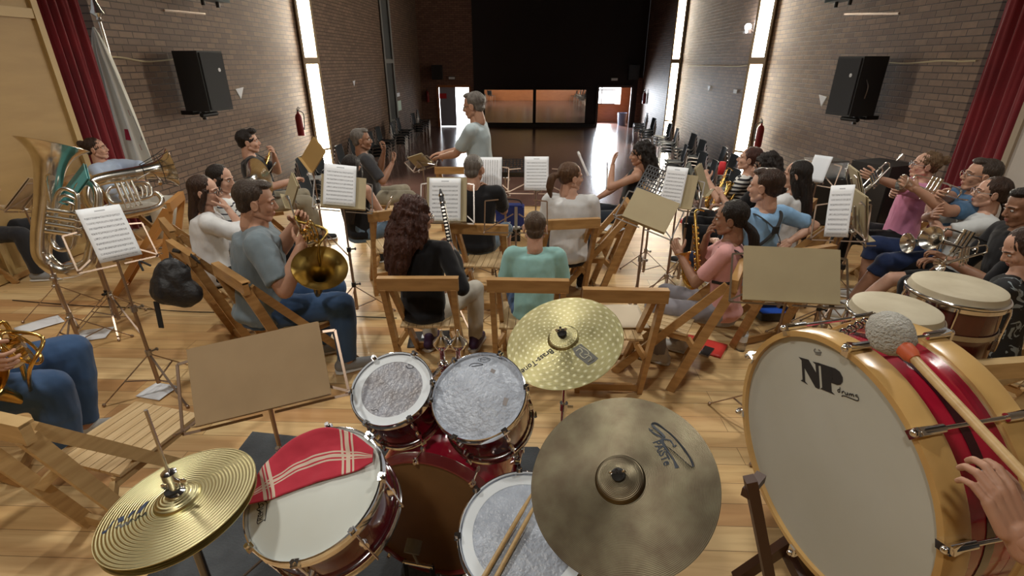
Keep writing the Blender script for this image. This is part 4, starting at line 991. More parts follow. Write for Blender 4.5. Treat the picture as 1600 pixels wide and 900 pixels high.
    for sx in (-1, 1):
        bm_.ball(hc+Q @ (V((sx*.031, .0765, .007))*hk), (.0125, .0075, .0065), 10, 2, Q); bm_.ball(hc+Q @ (V((sx*.031, .0825, .007))*hk), (.0052, .003, .0052), 8, 3, Q)
        bm_.tube([hc+Q @ (V((sx*x, y, z))*hk) for x, y, z in ((.015, .0905, .030), (.033, .087, .034), (.049, .073, .028))], [.003, .0035, .002], 6, 4)
    body = obj('body', bm_, [skin, M_LIP, M_EYE, M_IRIS, M_BROW], t, 180)
    Mh = Matrix.Translation(hc) @ Q.to_4x4() @ Matrix.Scale(hk, 4)
    if hair:
        hvv, hff = hair_tpl(hair[0]); m = MB(); m.add(hvv, hff); obj('hair', m, hair[1], t, 180, Mh)
    if glasses:
        m = MB()
        for sx in (-1, 1):
            m.torus((sx*.032, .094, .004), .020, .0022, (0, 1, 0), 16, 6, sc=(1.15, 1)); m.cyl((sx*.055, .090, .008), (sx*.081, -.005, .008), .002, n=6)
        m.cyl((-.011, .097, .007), (.011, .097, .007), .002, n=6); obj('glasses', m, glasses, t, 40, Mh)
    # clothing
    if top:
        c = MB(); g = .016*loose; bl = pel.lerp(waist, crop)-V((0, 0, .05 if not crop else 0))
        P_ = [bl, pel.lerp(waist, max(.3, crop)), waist, chest, chest+up*.085, neck-up*.015]
        c.tube(P_, [(.160*tk+g*1.3, .115*tk+g), (.155*tk+g, .115*tk+g), (.146*tk+g, .105*tk+g), (.166*tk+g, .108*tk+g), ((sw*.96+g*.6) if sleeve > 0 else sw*.66, .092*tk+g), (.072, .062)], 24, ref=(1, 0, 0))
        if not crop and not stand: c.ball(pel+V((0, -.01, .0)), (.165*tk+g, .13*tk+g, .075), 18)
        for sh, e, w_ in ((shR, eR, wR), (shL, eL, wL)):
            if sleeve > 0:
                c.cap(chest+up*.085, sh, .060*tk+g*.5, .056*tk+g*.6, 14)
               
                u = min(1, sleeve/.55) if sleeve <= .55 else 1; c.tube([sh, sh.lerp(e, u)], [.056*tk+g*.6, (.048*tk)+g*(.9 if sleeve < .55 else .5)], 16)
                if sleeve > .55: c.cap(e, e.lerp(w_, (sleeve-.55)/.45), .048*tk+g*.5, .034+g*.5, 14)
        vs, fs = remesh(c, vox*.95, 9, (.0075*loose, 11)); m = MB(); m.add(vs, fs); sh_o = obj('shirt', m, top, t, 180)
    if bottom:
        c = MB(); g = .012
        c.tube([pel-V((0, 0, .085)), pel+V((0, 0, .02)), pel.lerp(waist, .75)], [(.14*tk+g, .11*tk+g), (.158*tk+g, .118*tk+g), (.14*tk+g, .10*tk+g)], 22, ref=(1, 0, 0))
        for h_, k, a in zip(hips, kn, an):
            l1 = min(1, leg/.5); c.cap(h_, h_.lerp(k, l1), .082*tk+g, .080*tk+g-(.080-.058)*tk*l1, 16)
            if leg > .5:
                l2 = (leg-.5)/.5; c.cap(k, k.lerp(a, .35*min(1, l2*1.2)), .058*tk+g, .058*tk+g, 14); c.tube([k.lerp(a, .3), k.lerp(a, l2*.97)], [.058*tk+g, .046+g], 14)
        vs, fs = remesh(c, vox, 2, (.006, 13)); m = MB(); m.add(vs, fs); obj('trousers' if leg > .7 else 'shorts', m, bottom, t, 180)
    if shoe:
        for a in an:
            m = MB(); m.cap(a+V((0, -.045, -.03)), a+V((0, .03, -.03)), .043, .042, 12); m.cap(a+V((0, .03, -.035)), a+V((0, .155, -.045)), .042, .034, 12); m.cap(a+V((0, -.03, -.02)), a+V((0, -.02, .03)), .043, .042, 12)
            m.v = [V((v.x, v.y, max(v.z, a.z-.07))) for v in m.v]
            vs, fs = remesh(m, .008, 2); m = MB(); m.add(vs, fs); so = obj('shoe', m, shoe[0], t, 180)
            m = MB(); m.tube([a+V((0, -.085, -.068)), a+V((0, -.06, -.068)), a+V((0, .05, -.068)), a+V((0, .15, -.068)), a+V((0, .19, -.068))], [(.028, .012), (.045, .013), (.042, .013), (.042, .013), (.02, .012)], 14, ref=(1, 0, 0)); obj('sole', m, shoe[1], so, 40)
    J = dict(hc=hc, neck=neck, chest=chest, waist=waist, pel=pel, wR=wR, wL=wL, eR=eR, eL=eL, shR=shR, shL=shL, kn=kn, an=an, up=up, M=Mw, Mh=Mh, hips=hips, s=s)
    J['handR'] = Mw @ (wR+(wR-eR).normalized()*.07); J['handL'] = Mw @ (wL+(wL-eL).normalized()*.07)
    return t, J
WS = mat('white_sole', (.7, .7, .68), .6)
BLK = cloth('black', (.010, .010, .012), .3); WHT = cloth('white', (.70, .71, .72), .6); GRY = cloth('slate_grey', (.17, .215, .245), .5)
TUR = cloth('turquoise', (.33, .60, .58), .5); DEN = cloth('denim', (.035, .075, .17), .4, (.06, .12, .24)); DENL = cloth('pale_denim', (.14, .21, .29), .4)
CRM = cloth('cream_trousers', (.58, .55, .48), .5); KHA = cloth('khaki', (.30, .27, .20), .5); PINK = cloth('pink', (.66, .34, .33), .5); PNK2 = cloth('bright_pink', (.68, .27, .44), .4)
LBL = cloth('light_blue', (.26, .46, .72), .5); NAVY = cloth('navy', (.018, .032, .09), .4); BLUE = cloth('steel_blue', (.07, .15, .26), .4, (.04, .08, .17)); LGR = cloth('lilac_grey', (.27, .26, .29), .5); PGR = cloth('pale_grey', (.56, .58, .58), .5)
SKYW = cloth('pale_blue_shirt', (.45, .55, .72), .4); OLV = cloth('dark_grey_shirt', (.045, .045, .05), .5); POLO = cloth('ice_blue_polo', (.42, .50, .53), .4); DGT = cloth('dark_denim', (.02, .026, .036), .4)
def stripes(name, a, b, f, w=.5):
    m = mat(name, a, .85); N, L, bs = nodes(m); tc = N.new('ShaderNodeTexCoord'); sp = N.new('ShaderNodeSeparateXYZ'); L.new(tc.outputs['Object'], sp.inputs[0])
    k = math_node(N, L, 'LESS_THAN', math_node(N, L, 'FRACT', math_node(N, L, 'MULTIPLY', sp.outputs[2], f)), w); L.new(mix_node(N, L, k, a, b), bs.inputs['Base Color']); return m
STR = stripes('black_white_stripes', (.62, .62, .6), (.02, .02, .025), 26, .5); STR2 = stripes('thin_striped_cotton', (.68, .7, .7), (.03, .03, .05), 18, .2)
PAT = mat('patterned_black_top', (.015, .016, .018), .8); N_, L_, b_ = nodes(PAT); n_ = N_.new('ShaderNodeTexNoise'); n_.inputs['Scale'].default_value = 13; n_.inputs['Distortion'].default_value = 1.5
t_ = N_.new('ShaderNodeTexCoord'); L_.new(t_.outputs['Object'], n_.inputs['Vector']); L_.new(mix_node(N_, L_, math_node(N_, L_, 'GREATER_THAN', n_.outputs[0], .58), (.012, .013, .015), (.25, .3, .33)), b_.inputs['Base Color'])
SN_W = (mat('white_sneaker', (.62, .62, .6), .6), WS); SN_B = (mat('black_sneaker', (.015, .015, .018), .6), WS); SN_G = (mat('grey_sneaker', (.26, .27, .28), .7), WS); SN_P = (mat('plum_sneaker', (.05, .02, .07), .6), WS)
BK = mat('black_frame', (.01, .01, .01), .3); SF = M_SILVER
PP = {}
def world(p): return (p[0], p[1], p[2], 1)
PP['cond'] = person('man with grey hair and glasses in an ice blue polo shirt, standing to conduct', (739, 166), 78, ('short', H_GREY), SK_M, POLO, .42, CRM, 1, SN_B, 1.02, lean=6, look=(0, -12), stand=True,
    lh=(-.02, .42, 1.08), rh=(.12, .44, 1.10), curl=.35, glasses=BK)
PP['clar'] = person('woman with big dark curly hair in a black top, holding a clarinet upright', (652, 340), -12, ('curly', H_AUB), SK_L, BLK, .98, CRM, 1, SN_P, .98, look=(-52, -6), fem=True, glasses=SF,
    rh=world(atd(709, 398, 3.28)), lh=(-.05, .32, .54), feet=((-.10, .30, .08), (.24, .38, .08)), rpalm=(-1, 0, 0), curl=.9)
PP['boyT'] = person('boy with cropped hair in a turquoise T-shirt, seen from behind', (836, 356), 0, ('buzz', H_CROP), SK_L, TUR, .40, DEN, .5, SN_W, .90, build=.86, lean=8, loose=1.4, look=(0, -8))
PP['grey'] = person('grey haired man in a black polo shirt, right hand on his shoulder', (741, 264), -4, ('buzz', H_GREY), SK_L, BLK, .45, DENL, .5, SN_B, 1.02, lean=2, look=(-14, -4),
    rh=(.12, .09, .93), rel=(1, -.15, -.7), lh=(-.12, .32, .6), feet=((-.16, .36, .08), (.20, .36, .08)), lpalm=(0, 1, -.3), build=1.04)
PP['pony'] = person('woman in a white T-shirt with a brown ponytail, face turned to the right', (893, 277), -6, ('pony', H_BROWN), SK_L, WHT, .42, BLK, 1, SN_B, 1.0, lean=3, look=(-62, -4), tilt=0,
    fem=True, build=1.04, loose=1.25, lh=(-.08, .28, .66), rh=(.08, .30, .66))
PP['horn'] = person('man with short dark hair in a slate grey T-shirt and jeans, holding a French horn', (402, 316), -62, ('short', H_DCROP), SK_M, GRY, .45, DEN, 1, SN_G, 1.07, lean=8, look=(-6, -10), build=1.2, loose=1.3,
    lh=world(atd(462, 350, 3.12)), rh=world(atd(470, 386, 3.0)), rel=(.5, -.2, -1), curl=.9, lpalm=(1, 0, 0), rpalm=(-1, 0, 0), feet=((-.10, .28, .08), (.20, .42, .08)), vox=.0095)
PP['white'] = person('woman with long dark hair and dark glasses in a loose white shirt, hand at mouth', (322, 300), -58, ('long', H_DBROWN), SK_L, WHT, .75, BLK, 1, SN_B, .99, lean=8, look=(-22, -4), fem=True, loose=1.7, glasses=BK,
    rh=(.08, .20, 1.0), rel=(.6, .2, -1), lh=(-.1, .32, .62), rpalm=(-.4, -1, 0), curl=.4)
PP['stripe'] = person('black haired person in thinly striped white behind the woman with dark glasses', (347, 281), -62, ('long', H_BLACK), SK_L, STR2, .7, BLK, 1, SN_B, .98, look=(-30, -8), fem=True)
PP['saxM'] = person('young man in a black T-shirt with his fist at his chin', (389, 222), -62, ('quiff', H_BLACK), SK_L, BLK, .45, KHA, 1, SN_B, 1.05, lean=-4, look=(-6, 0), build=1.05,
    lh=(.02, .20, .98), lel=(-.3, .6, -.9), rh=(.12, .34, .72), curl=1.1, lpalm=(0, -1, 0), feet=((-.14, .42, .08), (.14, .52, .08)))
PP['tubaW'] = person('woman with tied dark hair in a pale blue shirt, arm over a silver tuba', (152, 233), -84, ('bun', H_DBROWN), SK_L, SKYW, .8, CRM, 1, SN_W, 1.0, lean=-14, look=(8, 4), fem=True,
    lh=(.05, .32, .84), lel=(-.6, 0, .2), rh=(.15, .3, .80))
PP['tubaM'] = person('player in dark trousers and grey sneakers behind the big silver bell', (-80, 252), -80, ('short', H_DBROWN), SK_M, cloth('dusty_pink', (.35, .2, .2), .4), .8, cloth('charcoal_trousers', (.028, .03, .036), .4), 1, SN_G, 1.03, lean=-4, look=(0, 0),
    lh=world(atd(70, 330, 3.8)), rh=world(atd(52, 368, 3.7)), feet=((-.12, .5, .08), (.12, .42, .08)))
PP['flute'] = person('bearded man in a dark grey shirt playing a flute', (566, 219), -66, ('short', H_GREY), SK_D, OLV, .5, KHA, 1, SN_B, 1.03, lean=-4, look=(-14, 0), build=1.05,
    lh=(.02, .20, .98), rh=(.18, .26, .88), rel=(.6, .2, -1), curl=.8, lpalm=(0, -1, 0), rpalm=(0, -1, .2))
PP['long'] = person('woman with very long black hair and bare arms, seen from behind, holding a flute', (552, 262), -30, ('verylong', H_BLACK), SK_L, BLK, 0, DENL, .32, SN_B, .96, look=(14, -6), fem=True, lh=(-.05, .32, .6), rh=(.14, .34, .62), loose=.6)
PP['clw2'] = person('woman with dark curly hair in a black top, right hand over her mouth', (1000, 242), 76, ('curlymid', H_BLACK), SK_M, BLK, 0, DGT, 1, SN_B, 1.0, lean=-10, look=(0, -6), fem=True, loose=.4, crop=.75,
    lh=(.0, .20, 1.0), lel=(-.4, .7, -.8), rh=(.04, .36, .62), curl=.45, lpalm=(0, -1, 0), feet=((-.14, .52, .08), (.14, .40, .08)))
PP['strip'] = person('woman with auburn hair in a black and white striped T-shirt, playing a saxophone', (1170, 249), 62, ('ponylow', H_AUB), SK_L, STR, .45, BLK, 1, SN_B, 1.0, lean=-2, look=(4, 6), fem=True,
    lh=(-.02, .34, .90), rh=(.10, .36, .72), curl=.9, lpalm=(1, 0, 0), rpalm=(-1, 0, 0))
PP['blackh'] = person('black haired player seen from behind between the striped T-shirt and the long black hair', (1194, 262), 52, ('curlymid', H_BLACK), SK_L, BLK, .45, BLK, 1, SN_B, .99, look=(10, -8), fem=True, lh=(-.04, .34, .84), rh=(.1, .34, .7), curl=.9)
PP['long2'] = person('woman with very long straight black hair and a white shirt, seen from behind', (1243, 274), 40, ('verylong', H_BLACK), SK_L, WHT, .45, BLK, 1, SN_W, 1.0, look=(18, -4), fem=True)
PP['boyB'] = person('boy in a light blue T-shirt wearing a black strap harness, hand on his hip', (1194, 292), 22, ('short', H_DBROWN), SK_L, LBL, .42, NAVY, .5, SN_W, 1.04, build=.88, lean=4, look=(28, -6),
    rh=(.18, -.10, .76), rel=(1, -.05, .15), lh=(-.1, .3, .66), curl=.6, rpalm=(-.5, .3, -.5), loose=1.3)
PP['girl'] = person('girl in a pink T-shirt and lilac trousers, holding a golden saxophone', (1140, 342), 62, ('ponylow', H_BLACK), SK_D, PINK, .42, LGR, 1, SN_W, .96, build=.92, lean=5, look=(6, -8), fem=True,
    lh=(-.02, .34, .84), rh=(.06, .19, .96), rel=(.5, .2, -1), curl=.8, lpalm=(1, 0, 0), rpalm=(0, -1, 0), feet=((-.14, .36, .08), (.10, .28, .08)))
PP['pink'] = person('woman with hair in a bun and a bright pink T-shirt, holding a silver trumpet', (1444, 259), 70, ('bun', H_BLOND), SK_L, PNK2, .45, BLK, 1, SN_W, 1.02, lean=-4, look=(0, 4), fem=True, build=1.06, loose=1.2, glasses=BK,
    lh=world(atd(1368, 278, 4.3)), rh=world(atd(1382, 306, 4.25)), curl=.9, lpalm=(1, 0, 0), rpalm=(-1, 0, 0), feet=((-.14, .50, .08), (.14, .42, .08)))
PP['manB'] = person('man with glasses in a steel blue shirt and navy shorts, holding a trumpet', (1530, 275), 74, ('short', H_DCROP), SK_M, BLUE, .45, NAVY, .52, SN_W, 1.05, lean=-5, look=(0, 2), build=1.1, glasses=SF,
    lh=world(atd(1432, 296, 3.85)), rh=world(atd(1456, 304, 3.75)), curl=.9, lpalm=(1, 0, 0), rpalm=(-1, 0, 0), feet=((-.16, .60, .08), (.14, .44, .08)))
PP['greyT'] = person('woman with glasses and tied dark hair in a pale grey T-shirt, arms folded', (1546, 302), 70, ('ponylow', H_DBROWN), SK_L, PGR, .42, BLK, .35, SN_W, .99, lean=-4, look=(0, 2), fem=True, glasses=SF,
    lh=(.10, .26, .92), lel=(-1, .3, -.5), rh=(-.08, .30, .96), rel=(1, .4, -.5), curl=.3, lpalm=(0, -1, 0), rpalm=(0, -1, 0), feet=((-.12, .66, .08), (.12, .60, .08)), build=1.05)
PP['manR'] = person('dark haired man leaning forward at the right edge, partly hidden', (1600, 325), 72, ('short', H_BLACK), SK_D, BLK, .6, BLK, 1, SN_B, 1.02, lean=6, look=(8, -16), lh=(-.04, .36, .76), rh=(.12, .36, .7), curl=.9)
PP['womR'] = person('player with long dark hair and a black patterned top behind the conga drums', (1600, 390), 34, ('verylong', H_DBROWN), SK_L, PAT, .7, BLK, .4, SN_W, .96, lean=4, look=(40, -30), fem=True, lh=(-.06, .36, .74), rh=(.12, .36, .68), curl=.9, feet=((-.16, .62, .08), (.14, .52, .08)))
PP['jeans'] = person('player in blue jeans cut by the left edge, holding a brass instrument', (-205, 396), -62, ('short', H_DBROWN), SK_M, WHT, .42, DEN, 1, SN_W, 1.1, lean=2, look=(0, -6), build=1.28,
    lh=world(atd(30, 530, 2.05)), rh=world(atd(14, 575, 1.95)), curl=.9, lpalm=(1, 0, 0), rpalm=(-1, 0, 0), vox=.0095)
# harness straps
def strap(t, J, pts, w=.022): 
    m = MB(); m.tube(bez(pts, 6), [(w/2, .003)]*((len(pts)-1)*6+1), 8, ref=(1, 0, 0)); obj('harness_strap', m, M_RUBBER, t)
# chairs whose rails the photo hides stand right under their sitters
for ck, pk in (('tuba', 'tubaW'), ('tuba2', 'tubaM'), ('sax', 'saxM'), ('flute', 'flute'), ('strip', 'strip'), ('blackh', 'blackh'), ('long2', 'long2'), ('boyB', 'boyB'), ('pink', 'pink'), ('manB', 'manB'), ('greyT', 'greyT'), ('manR', 'manR'), ('womR', 'womR'), ('jeans', 'jeans')):
    t, J = PP[pk]; q = J['M'] @ V((0, -.15, 0)); CH[ck].location = (q.x, q.y, 0); CH[ck].rotation_euler = (0, 0, J['M'].to_euler().z)
# ------------------------------------------------------------------ instruments of the players
def dep(p): return (V(p)-V((0, 0, CAM_H))).dot(FW)
def bellprof(R, L, r0, th=.0025):
    o = []; n = 12
    for i in range(n+1): t = i/n; o.append((r0+(R-r0)*(.22*t+.78*t**5.5), -L+L*t))
    return o+[(R+.003, .002), (R, .004)]+[(max(r-th, r0*.7), z+.001) for r, z in o[::-1]]
def M2(A, B, xdir): A, B = V(A), V(B); return basis(B-A, xdir, A), (B-A).length
def sax(label, A, B, bdir, m=M_BRASS, group=None):
    """A = low end of the straight body, B = top; the bell turns up on the bdir side"""
    A = V(A); B = V(B); M, L = M2(A, B, bdir); k = L/.56; t = thing('saxophone', label, 'saxophone', M=M, group=group)
    b = MB(); p = bez([(0, 0, .52*k), (0, 0, .25*k), (0, 0, .0), (.03*k, 0, -.07*k), (.085*k, 0, -.085*k), (.125*k, 0, -.04*k), (.135*k, 0, .04*k)], 6)
    b.tube(p, lerpl([.012*k, .017*k, .023*k, .029*k, .033*k, .035*k, .038*k], len(p)), 14); obj('body_tube', b, m, t)
    b = MB(); b.lathe(bellprof(.068*k, .17*k, .036*k), 24, origin=(.15*k, 0, .21*k), axis=(.12, 0, 1)); obj('bell', b, m, t)
    b = MB(); p = bez([(0, 0, .52*k), (0, 0, .57*k), (-.03*k, 0, .61*k), (-.10*k, 0, .60*k)], 5); b.tube(p, lerpl([.012*k, .008*k], len(p)), 10); obj('neck', b, m, t)
    b = MB(); b.cyl((-.10*k, 0, .60*k), (-.17*k, 0, .585*k), .010*k, .006*k); obj('mouthpiece', b, M_BLACK, t)
    b = MB()
    for i in range(9): z = (.46-.05*i)*k; b.cyl((0, -.02*k, z), (0, -.036*k, z), .013*k, n=10); b.ball((.0, .03*k, z-.02*k), (.012*k, .006*k, .012*k), 8)
    for y in (-.03, .03): b.cyl((.02*k, y*k, .0), (.012*k, y*k, .48*k), .003*k, n=6)
    for z in (.02, .12): b.cyl((.17*k, -.03*k, z*k), (.17*k, .03*k, z*k), .004*k); b.cyl((.13*k, .035*k, z*k), (.13*k, .048*k, z*k), .022*k, n=14)
    obj('keywork', b, m, t); return t
def clarinet(label, A, B, w=1.0):
    M, L = M2(A, B, (1, 0, 0)); k = L/.64; M = M @ Matrix.Diagonal((w, w, 1, 1)); t = thing('clarinet', label, 'clarinet', M=M)
    b = MB(); b.lathe([(0, .0), (.024, 0), (.038, 0), (.030, .02), (.017, .07), (.0145, .10), (.0145, .55), (.012, .56), (0, .56)], 16); b.v = [v*k for v in b.v]; obj('body_tube', b, M_BLACK, t)
    b = MB(); b.lathe([(0, .56), (.013, .56), (.011, .60), (.004, .645), (0, .645)], 12); b.v = [v*k for v in b.v]; obj('mouthpiece', b, M_BLACK, t)
    for z in (.10, .31, .50, .575):
        b = MB(); b.cyl((0, 0, z*k), (0, 0, (z+.012)*k), .0165*k, n=14); obj('ring', b, M_SILVER, t)
    b = MB()
    for i in range(10): z = (.14+.035*i)*k; b.cyl((0, -.012*k, z), (0, -.021*k, z), .009*k, n=10)
    b.cyl((.012*k, -.013*k, .13*k), (.012*k, -.013*k, .48*k), .0025*k); obj('keywork', b, M_SILVER, t); return t
def flute(label, A, B, m=M_SILVER):
    M, L = M2(A, B, (1, 0, 0)); t = thing('flute', label, 'flute', M=M); b = MB(); b.cyl((0, 0, 0), (0, 0, L), .0105); obj('body_tube', b, m, t)
    b = MB(); b.cyl((0, 0, L*.84), (0, 0, L*.93), .013); b.ball((0, -.011, L*.88), (.012, .005, .014), 8); obj('lip_plate', b, m, t)
    b = MB()
    for i in range(10): b.cyl((0, -.008, L*(.12+.055*i)), (0, -.016, L*(.12+.055*i)), .008, n=8)
    obj('keywork', b, m, t); return t
def trumpet(label, A, B, side=(0, 0, 1), m=M_SILVER, R=.062):
    """A = bell rim centre, B = mouthpiece"""
    M, L = M2(A, B, side); t = thing('trumpet', label, 'trumpet', M=M); k = L/.50
    b = MB(); b.lathe([(r, -z) for r, z in bellprof(R*k, .2*k, .009*k)], 28); obj('bell', b, m, t)
    b = MB(); b.tube(bez([(0, 0, .19*k), (0, 0, .33*k), (.02*k, 0, .365*k), (.06*k, 0, .365*k), (.08*k, 0, .33*k), (.08*k, 0, .26*k)], 5), .0065*k, 8); obj('bell_bow', b, m, t)
    b = MB(); b.tube(bez([(.0, .02*k, .44*k), (.05*k, .02*k, .44*k), (.075*k, .0, .40*k), (.08*k, 0, .1*k), (.065*k, 0, .065*k), (.02*k, 0, .06*k), (.0, .015*k, .09*k), (0, .02*k, .2*k)], 5), .0062*k, 8); obj('tuning_slide', b, m, t)
    for i in range(3):
        z = (.205+.033*i)*k; b = MB(); b.cyl((-.045*k, 0, z), (.105*k, 0, z), .0125*k, n=12); b.cyl((-.045*k, 0, z), (-.075*k, 0, z), .004*k); b.cyl((-.075*k, 0, z), (-.08*k, 0, z), .010*k); obj('valve', b, m, t)
    b = MB(); b.tube([(.0, .02*k, .44*k), (.0, .02*k, .20*k)], .006*k, 8); b.lathe([(.004, .43), (.006, .46), (.012, .495), (.013, .505), (.008, .50)], 14, origin=(0, .02*k, 0)); obj('leadpipe', b, m, t); return t
def horn(label, bc, bax, mouth, mid, m=M_BRASSD, R=.155):
    """French horn: bell centre and axis (opening direction), mouthpiece and centre of the coil, world points"""
    bc, mouth, mid = V(bc), V(mouth), V(mid); ax = V(bax).normalized(); t = thing('french_horn', label, 'horn', mid); o = mid
    b = MB(); b.lathe(bellprof(R, .26, .02), 36, origin=bc-o, axis=ax); obj('bell', b, m, t)
    e = bc-ax*.25; side = (mouth-mid).normalized(); nrm = ax.cross(side).normalized(); b = MB()
    c2 = (e+mid)/2
    b.tube([q-o for q in bez([e, e-ax*.07+side*.05, mid+side*.14-ax*.03, mid+side*.12+nrm*.02, mid-nrm*.1, mid-side*.1+nrm*.0, e+side*.02-nrm*.04], 6)], lerpl([.019, .013, .010, .008, .008, .008, .009], 37), 10); obj('outer_coil', b, m, t)
    for i, q in enumerate((.075, .055, .04)):
        b = MB(); b.torus(nrm*(.016*(i-1)), q, .0065, nrm, 26, 8, sc=(1.35, 1)); obj('coil', b, M_BRASS, t)
    for i in range(4):
        b = MB(); c = side*(.04-.03*i); b.cyl(c-nrm*.03, c+nrm*.035, .016, n=14); b.cyl(c+nrm*.035, c+nrm*.045, .012); b.bar(c+nrm*.04, c+nrm*.04+ax*.07, .01, .004); obj('rotor_valve', b, M_SILVER if i % 2 else M_BRASS, t)
    b = MB(); b.tube([q-o for q in bez([mid+side*.02+nrm*.02, mid+side*.1+nrm*.03, mouth], 5)], lerpl([.006, .0055, .005], 11), 8); b.cyl(mouth-o-(mouth-mid).normalized()*.01, mouth-o+(mouth-mid).normalized()*.035, .006, .013); obj('leadpipe', b, M_SILVER, t); return t
def tuba(label, A, B, side, bellR=.2, k=1.0, m=M_SILVER, guard=False, up_=.0, wf=1.25):
    """A = bottom bow, B = bell rim centre; side = where the valve loops sit"""
    A, B = V(A), V(B); rv = (B-V((0, 0, CAM_H))); w0 = rv.normalized(); w = (B-A); B = A+(w-w0*(w.dot(w0)-up_*w.length)); M, L = M2(A, B, side); t = thing('tuba', label, 'tuba', M=M); r = bellR
    b = MB(); Lb = L*.42; b.lathe(bellprof(r, Lb, r*.34), 40, origin=(0, 0, L)); obj('bell', b, m, t)
    b = MB(); w = r*wf; p = bez([(0, 0, L-Lb), (0, 0, .22*L), (.10*w, 0, .08*L), (.5*w, 0, .0), (.92*w, 0, .08*L), (w, 0, .22*L), (w, 0, .62*L), (.85*w, 0, .74*L), (.62*w, 0, .72*L), (.55*w, 0, .6*L), (.55*w, 0, .3*L)], 6)
    b.tube(p, lerpl([r*.345, r*.30, r*.27, r*.25, r*.23, r*.2, r*.15, r*.13, r*.12, r*.11, r*.10], len(p)), 16); obj('outer_branch', b, m, t)
    for i in range(3):
        q = .30*L+.0*i; b = MB(); x0 = (.28+.0*i)*w; y = -.12*w-.05*w*i
        b.tube(bez([(x0, y, q-.05*L*i+.1*L), (x0, y, .25*L), (x0+.12*w, y, .19*L), (x0+.3*w, y, .19*L), (x0+.42*w, y, .25*L), (x0+.42*w, y, (.5+.05*i)*L), (x0+.28*w, y, (.56+.05*i)*L), (x0+.1*w, y, (.56+.05*i)*L), (x0, y, (.5+.04*i)*L), (x0, y, .4*L)], 4), .011*k+.002*i, 10); obj('valve_loop', b, m, t)
    for i in range(4):
        b = MB(); z = (.32+.055*i)*L; b.cyl((.2*w, -.30*w, z), (.75*w, -.30*w, z), .016*k, n=14); b.cyl((.75*w, -.3*w, z), (.86*w, -.3*w, z), .005*k); b.cyl((.86*w, -.3*w, z), (.88*w, -.3*w, z), .013*k); obj('valve', b, m, t)
    b = MB(); b.tube(bez([(.2*w, -.25*w, .55*L), (.1*w, -.3*w, .72*L), (.3*w, -.6*w, .76*L), (.42*w, -.8*w, .74*L)], 5), .007*k, 8); b.cyl((.42*w, -.8*w, .74*L), (.5*w, -.92*w, .735*L), .007*k, .017*k); obj('leadpipe', b, m, t)
    if guard:
        b = MB()
        for i in range(8):
            a = i*PI/4; c, s_ = math.cos(a), math.sin(a); b.tube([(r*.42*c, r*.42*s_, L*.66), (r*.75*c, r*.75*s_, L*.86), (r*1.02*c, r*1.02*s_, L*.995)], .0035, 6)
        b.torus((0, 0, L*.86), r*.76, .0035, n=32, m=6); b.torus((0, 0, L*.66), r*.43, .0035, n=32, m=6); obj('bell_guard', b, M_BLACKM, t)
    return t
def D_(J, k='handR'): return dep(J[k])
d = D_(PP['clar'][1]); clarinet('black clarinet held upright by the curly haired woman', atd(706, 396, d-.01), atd(688, 296, d+.0), 1.9)
d = D_(PP['clw2'][1]); clarinet('black clarinet standing on the knee of the woman covering her mouth', atd(948, 300, d), atd(949, 250, d+.05))
d = dep(PP['girl'][1]['handL']); sax('golden saxophone held by the girl in pink', atd(1092, 432, d), atd(1086, 336, d+.02), -RT+FW*-.3)
d = dep(PP['strip'][1]['handL']); sax('golden saxophone played by the woman in stripes, furthest right of centre', atd(1116, 318, d), atd(1136, 266, d+.02), -RT+FW*-.3)
m = MB(); q = atd(1128, 262, d-.02); m.lathe([(0, -.07), (.03, -.07), (.036, 0), (.03, .06), (0, .06)], 14); m.v = [v+V((0, .01*math.sin(v.z*60), 0)) for v in m.v]; tag(obj('red_cloth', m, mat('red_cloth', (.6, .03, .04), .8), None, 180, Matrix.Translation(q)), 'small bright red cloth bundle on top of the saxophone crook', 'cloth')
d = dep(PP['blackh'][1]['handL']); sax('golden saxophone between the striped T-shirt and the boy in light blue', atd(1142, 312, d), atd(1166, 268, d+.05), -RT+FW*-.3)
d = dep(PP['saxM'][1]['handR'])-.05; sax('golden tenor saxophone on the lap of the young man in black', atd(404, 288, d), atd(422, 236, d+.05), FW*-1+RT*-.3)
d = 4.85; horn('silver horn with a round shiny bell in front of the young man in black', atd(405, 280, d), FW*.75+RT*.5+UP*.35, atd(428, 258, d+.1), atd(398, 300, d-.14), M_SILVER, .195)
flute('silver flute at the mouth of the bearded man', *(lambda J: (atd(563, 262, dep(J['handR'])-.02), atd(581, 218, dep(J['handL']))))(PP['flute'][1]))
d = dep(PP['long'][1]['handR']); flute('silver flute resting on bare knees behind the pale board', atd(600, 334, d), atd(613, 306, d))
d = dep(PP['pony'][1]['hc'])
d = dep(PP['pony'][1]['M'] @ PP['pony'][1]['hc'])+.35; flute('white flute shape rising beside the ponytailed head', atd(919, 274, d), atd(903, 237, d), mat('white_enamel', (.75, .76, .78), .3))
d = dep(PP['pink'][1]['handL']); trumpet('silver trumpet held by the woman in bright pink', atd(1342, 308, d), atd(1394, 254, d), (0, 0, 1))
d = dep(PP['manB'][1]['handL']); trumpet('silver trumpet held by the man in steel blue', atd(1409, 285, d), atd(1504, 312, d), (0, 0, 1))
d = dep(PP['greyT'][1]['handL'])-.05; trumpet('silver trumpet lying across bare knees, nearest the folded arms', atd(1418, 380, d), atd(1542, 376, d), (0, 0, 1))
d = dep(PP['womR'][1]['handL']); trumpet('silver trumpet rising from behind the larger conga', atd(1468, 414, d), atd(1548, 390, d), (0, 0, 1))
d = dep(PP['manR'][1]['handL']); trumpet('silver trumpet with its bell towards the camera, between the two other lap trumpets', atd(1455, 372, d-.1), atd(1545, 400, d+.05), (0, 0, 1), R=.07)
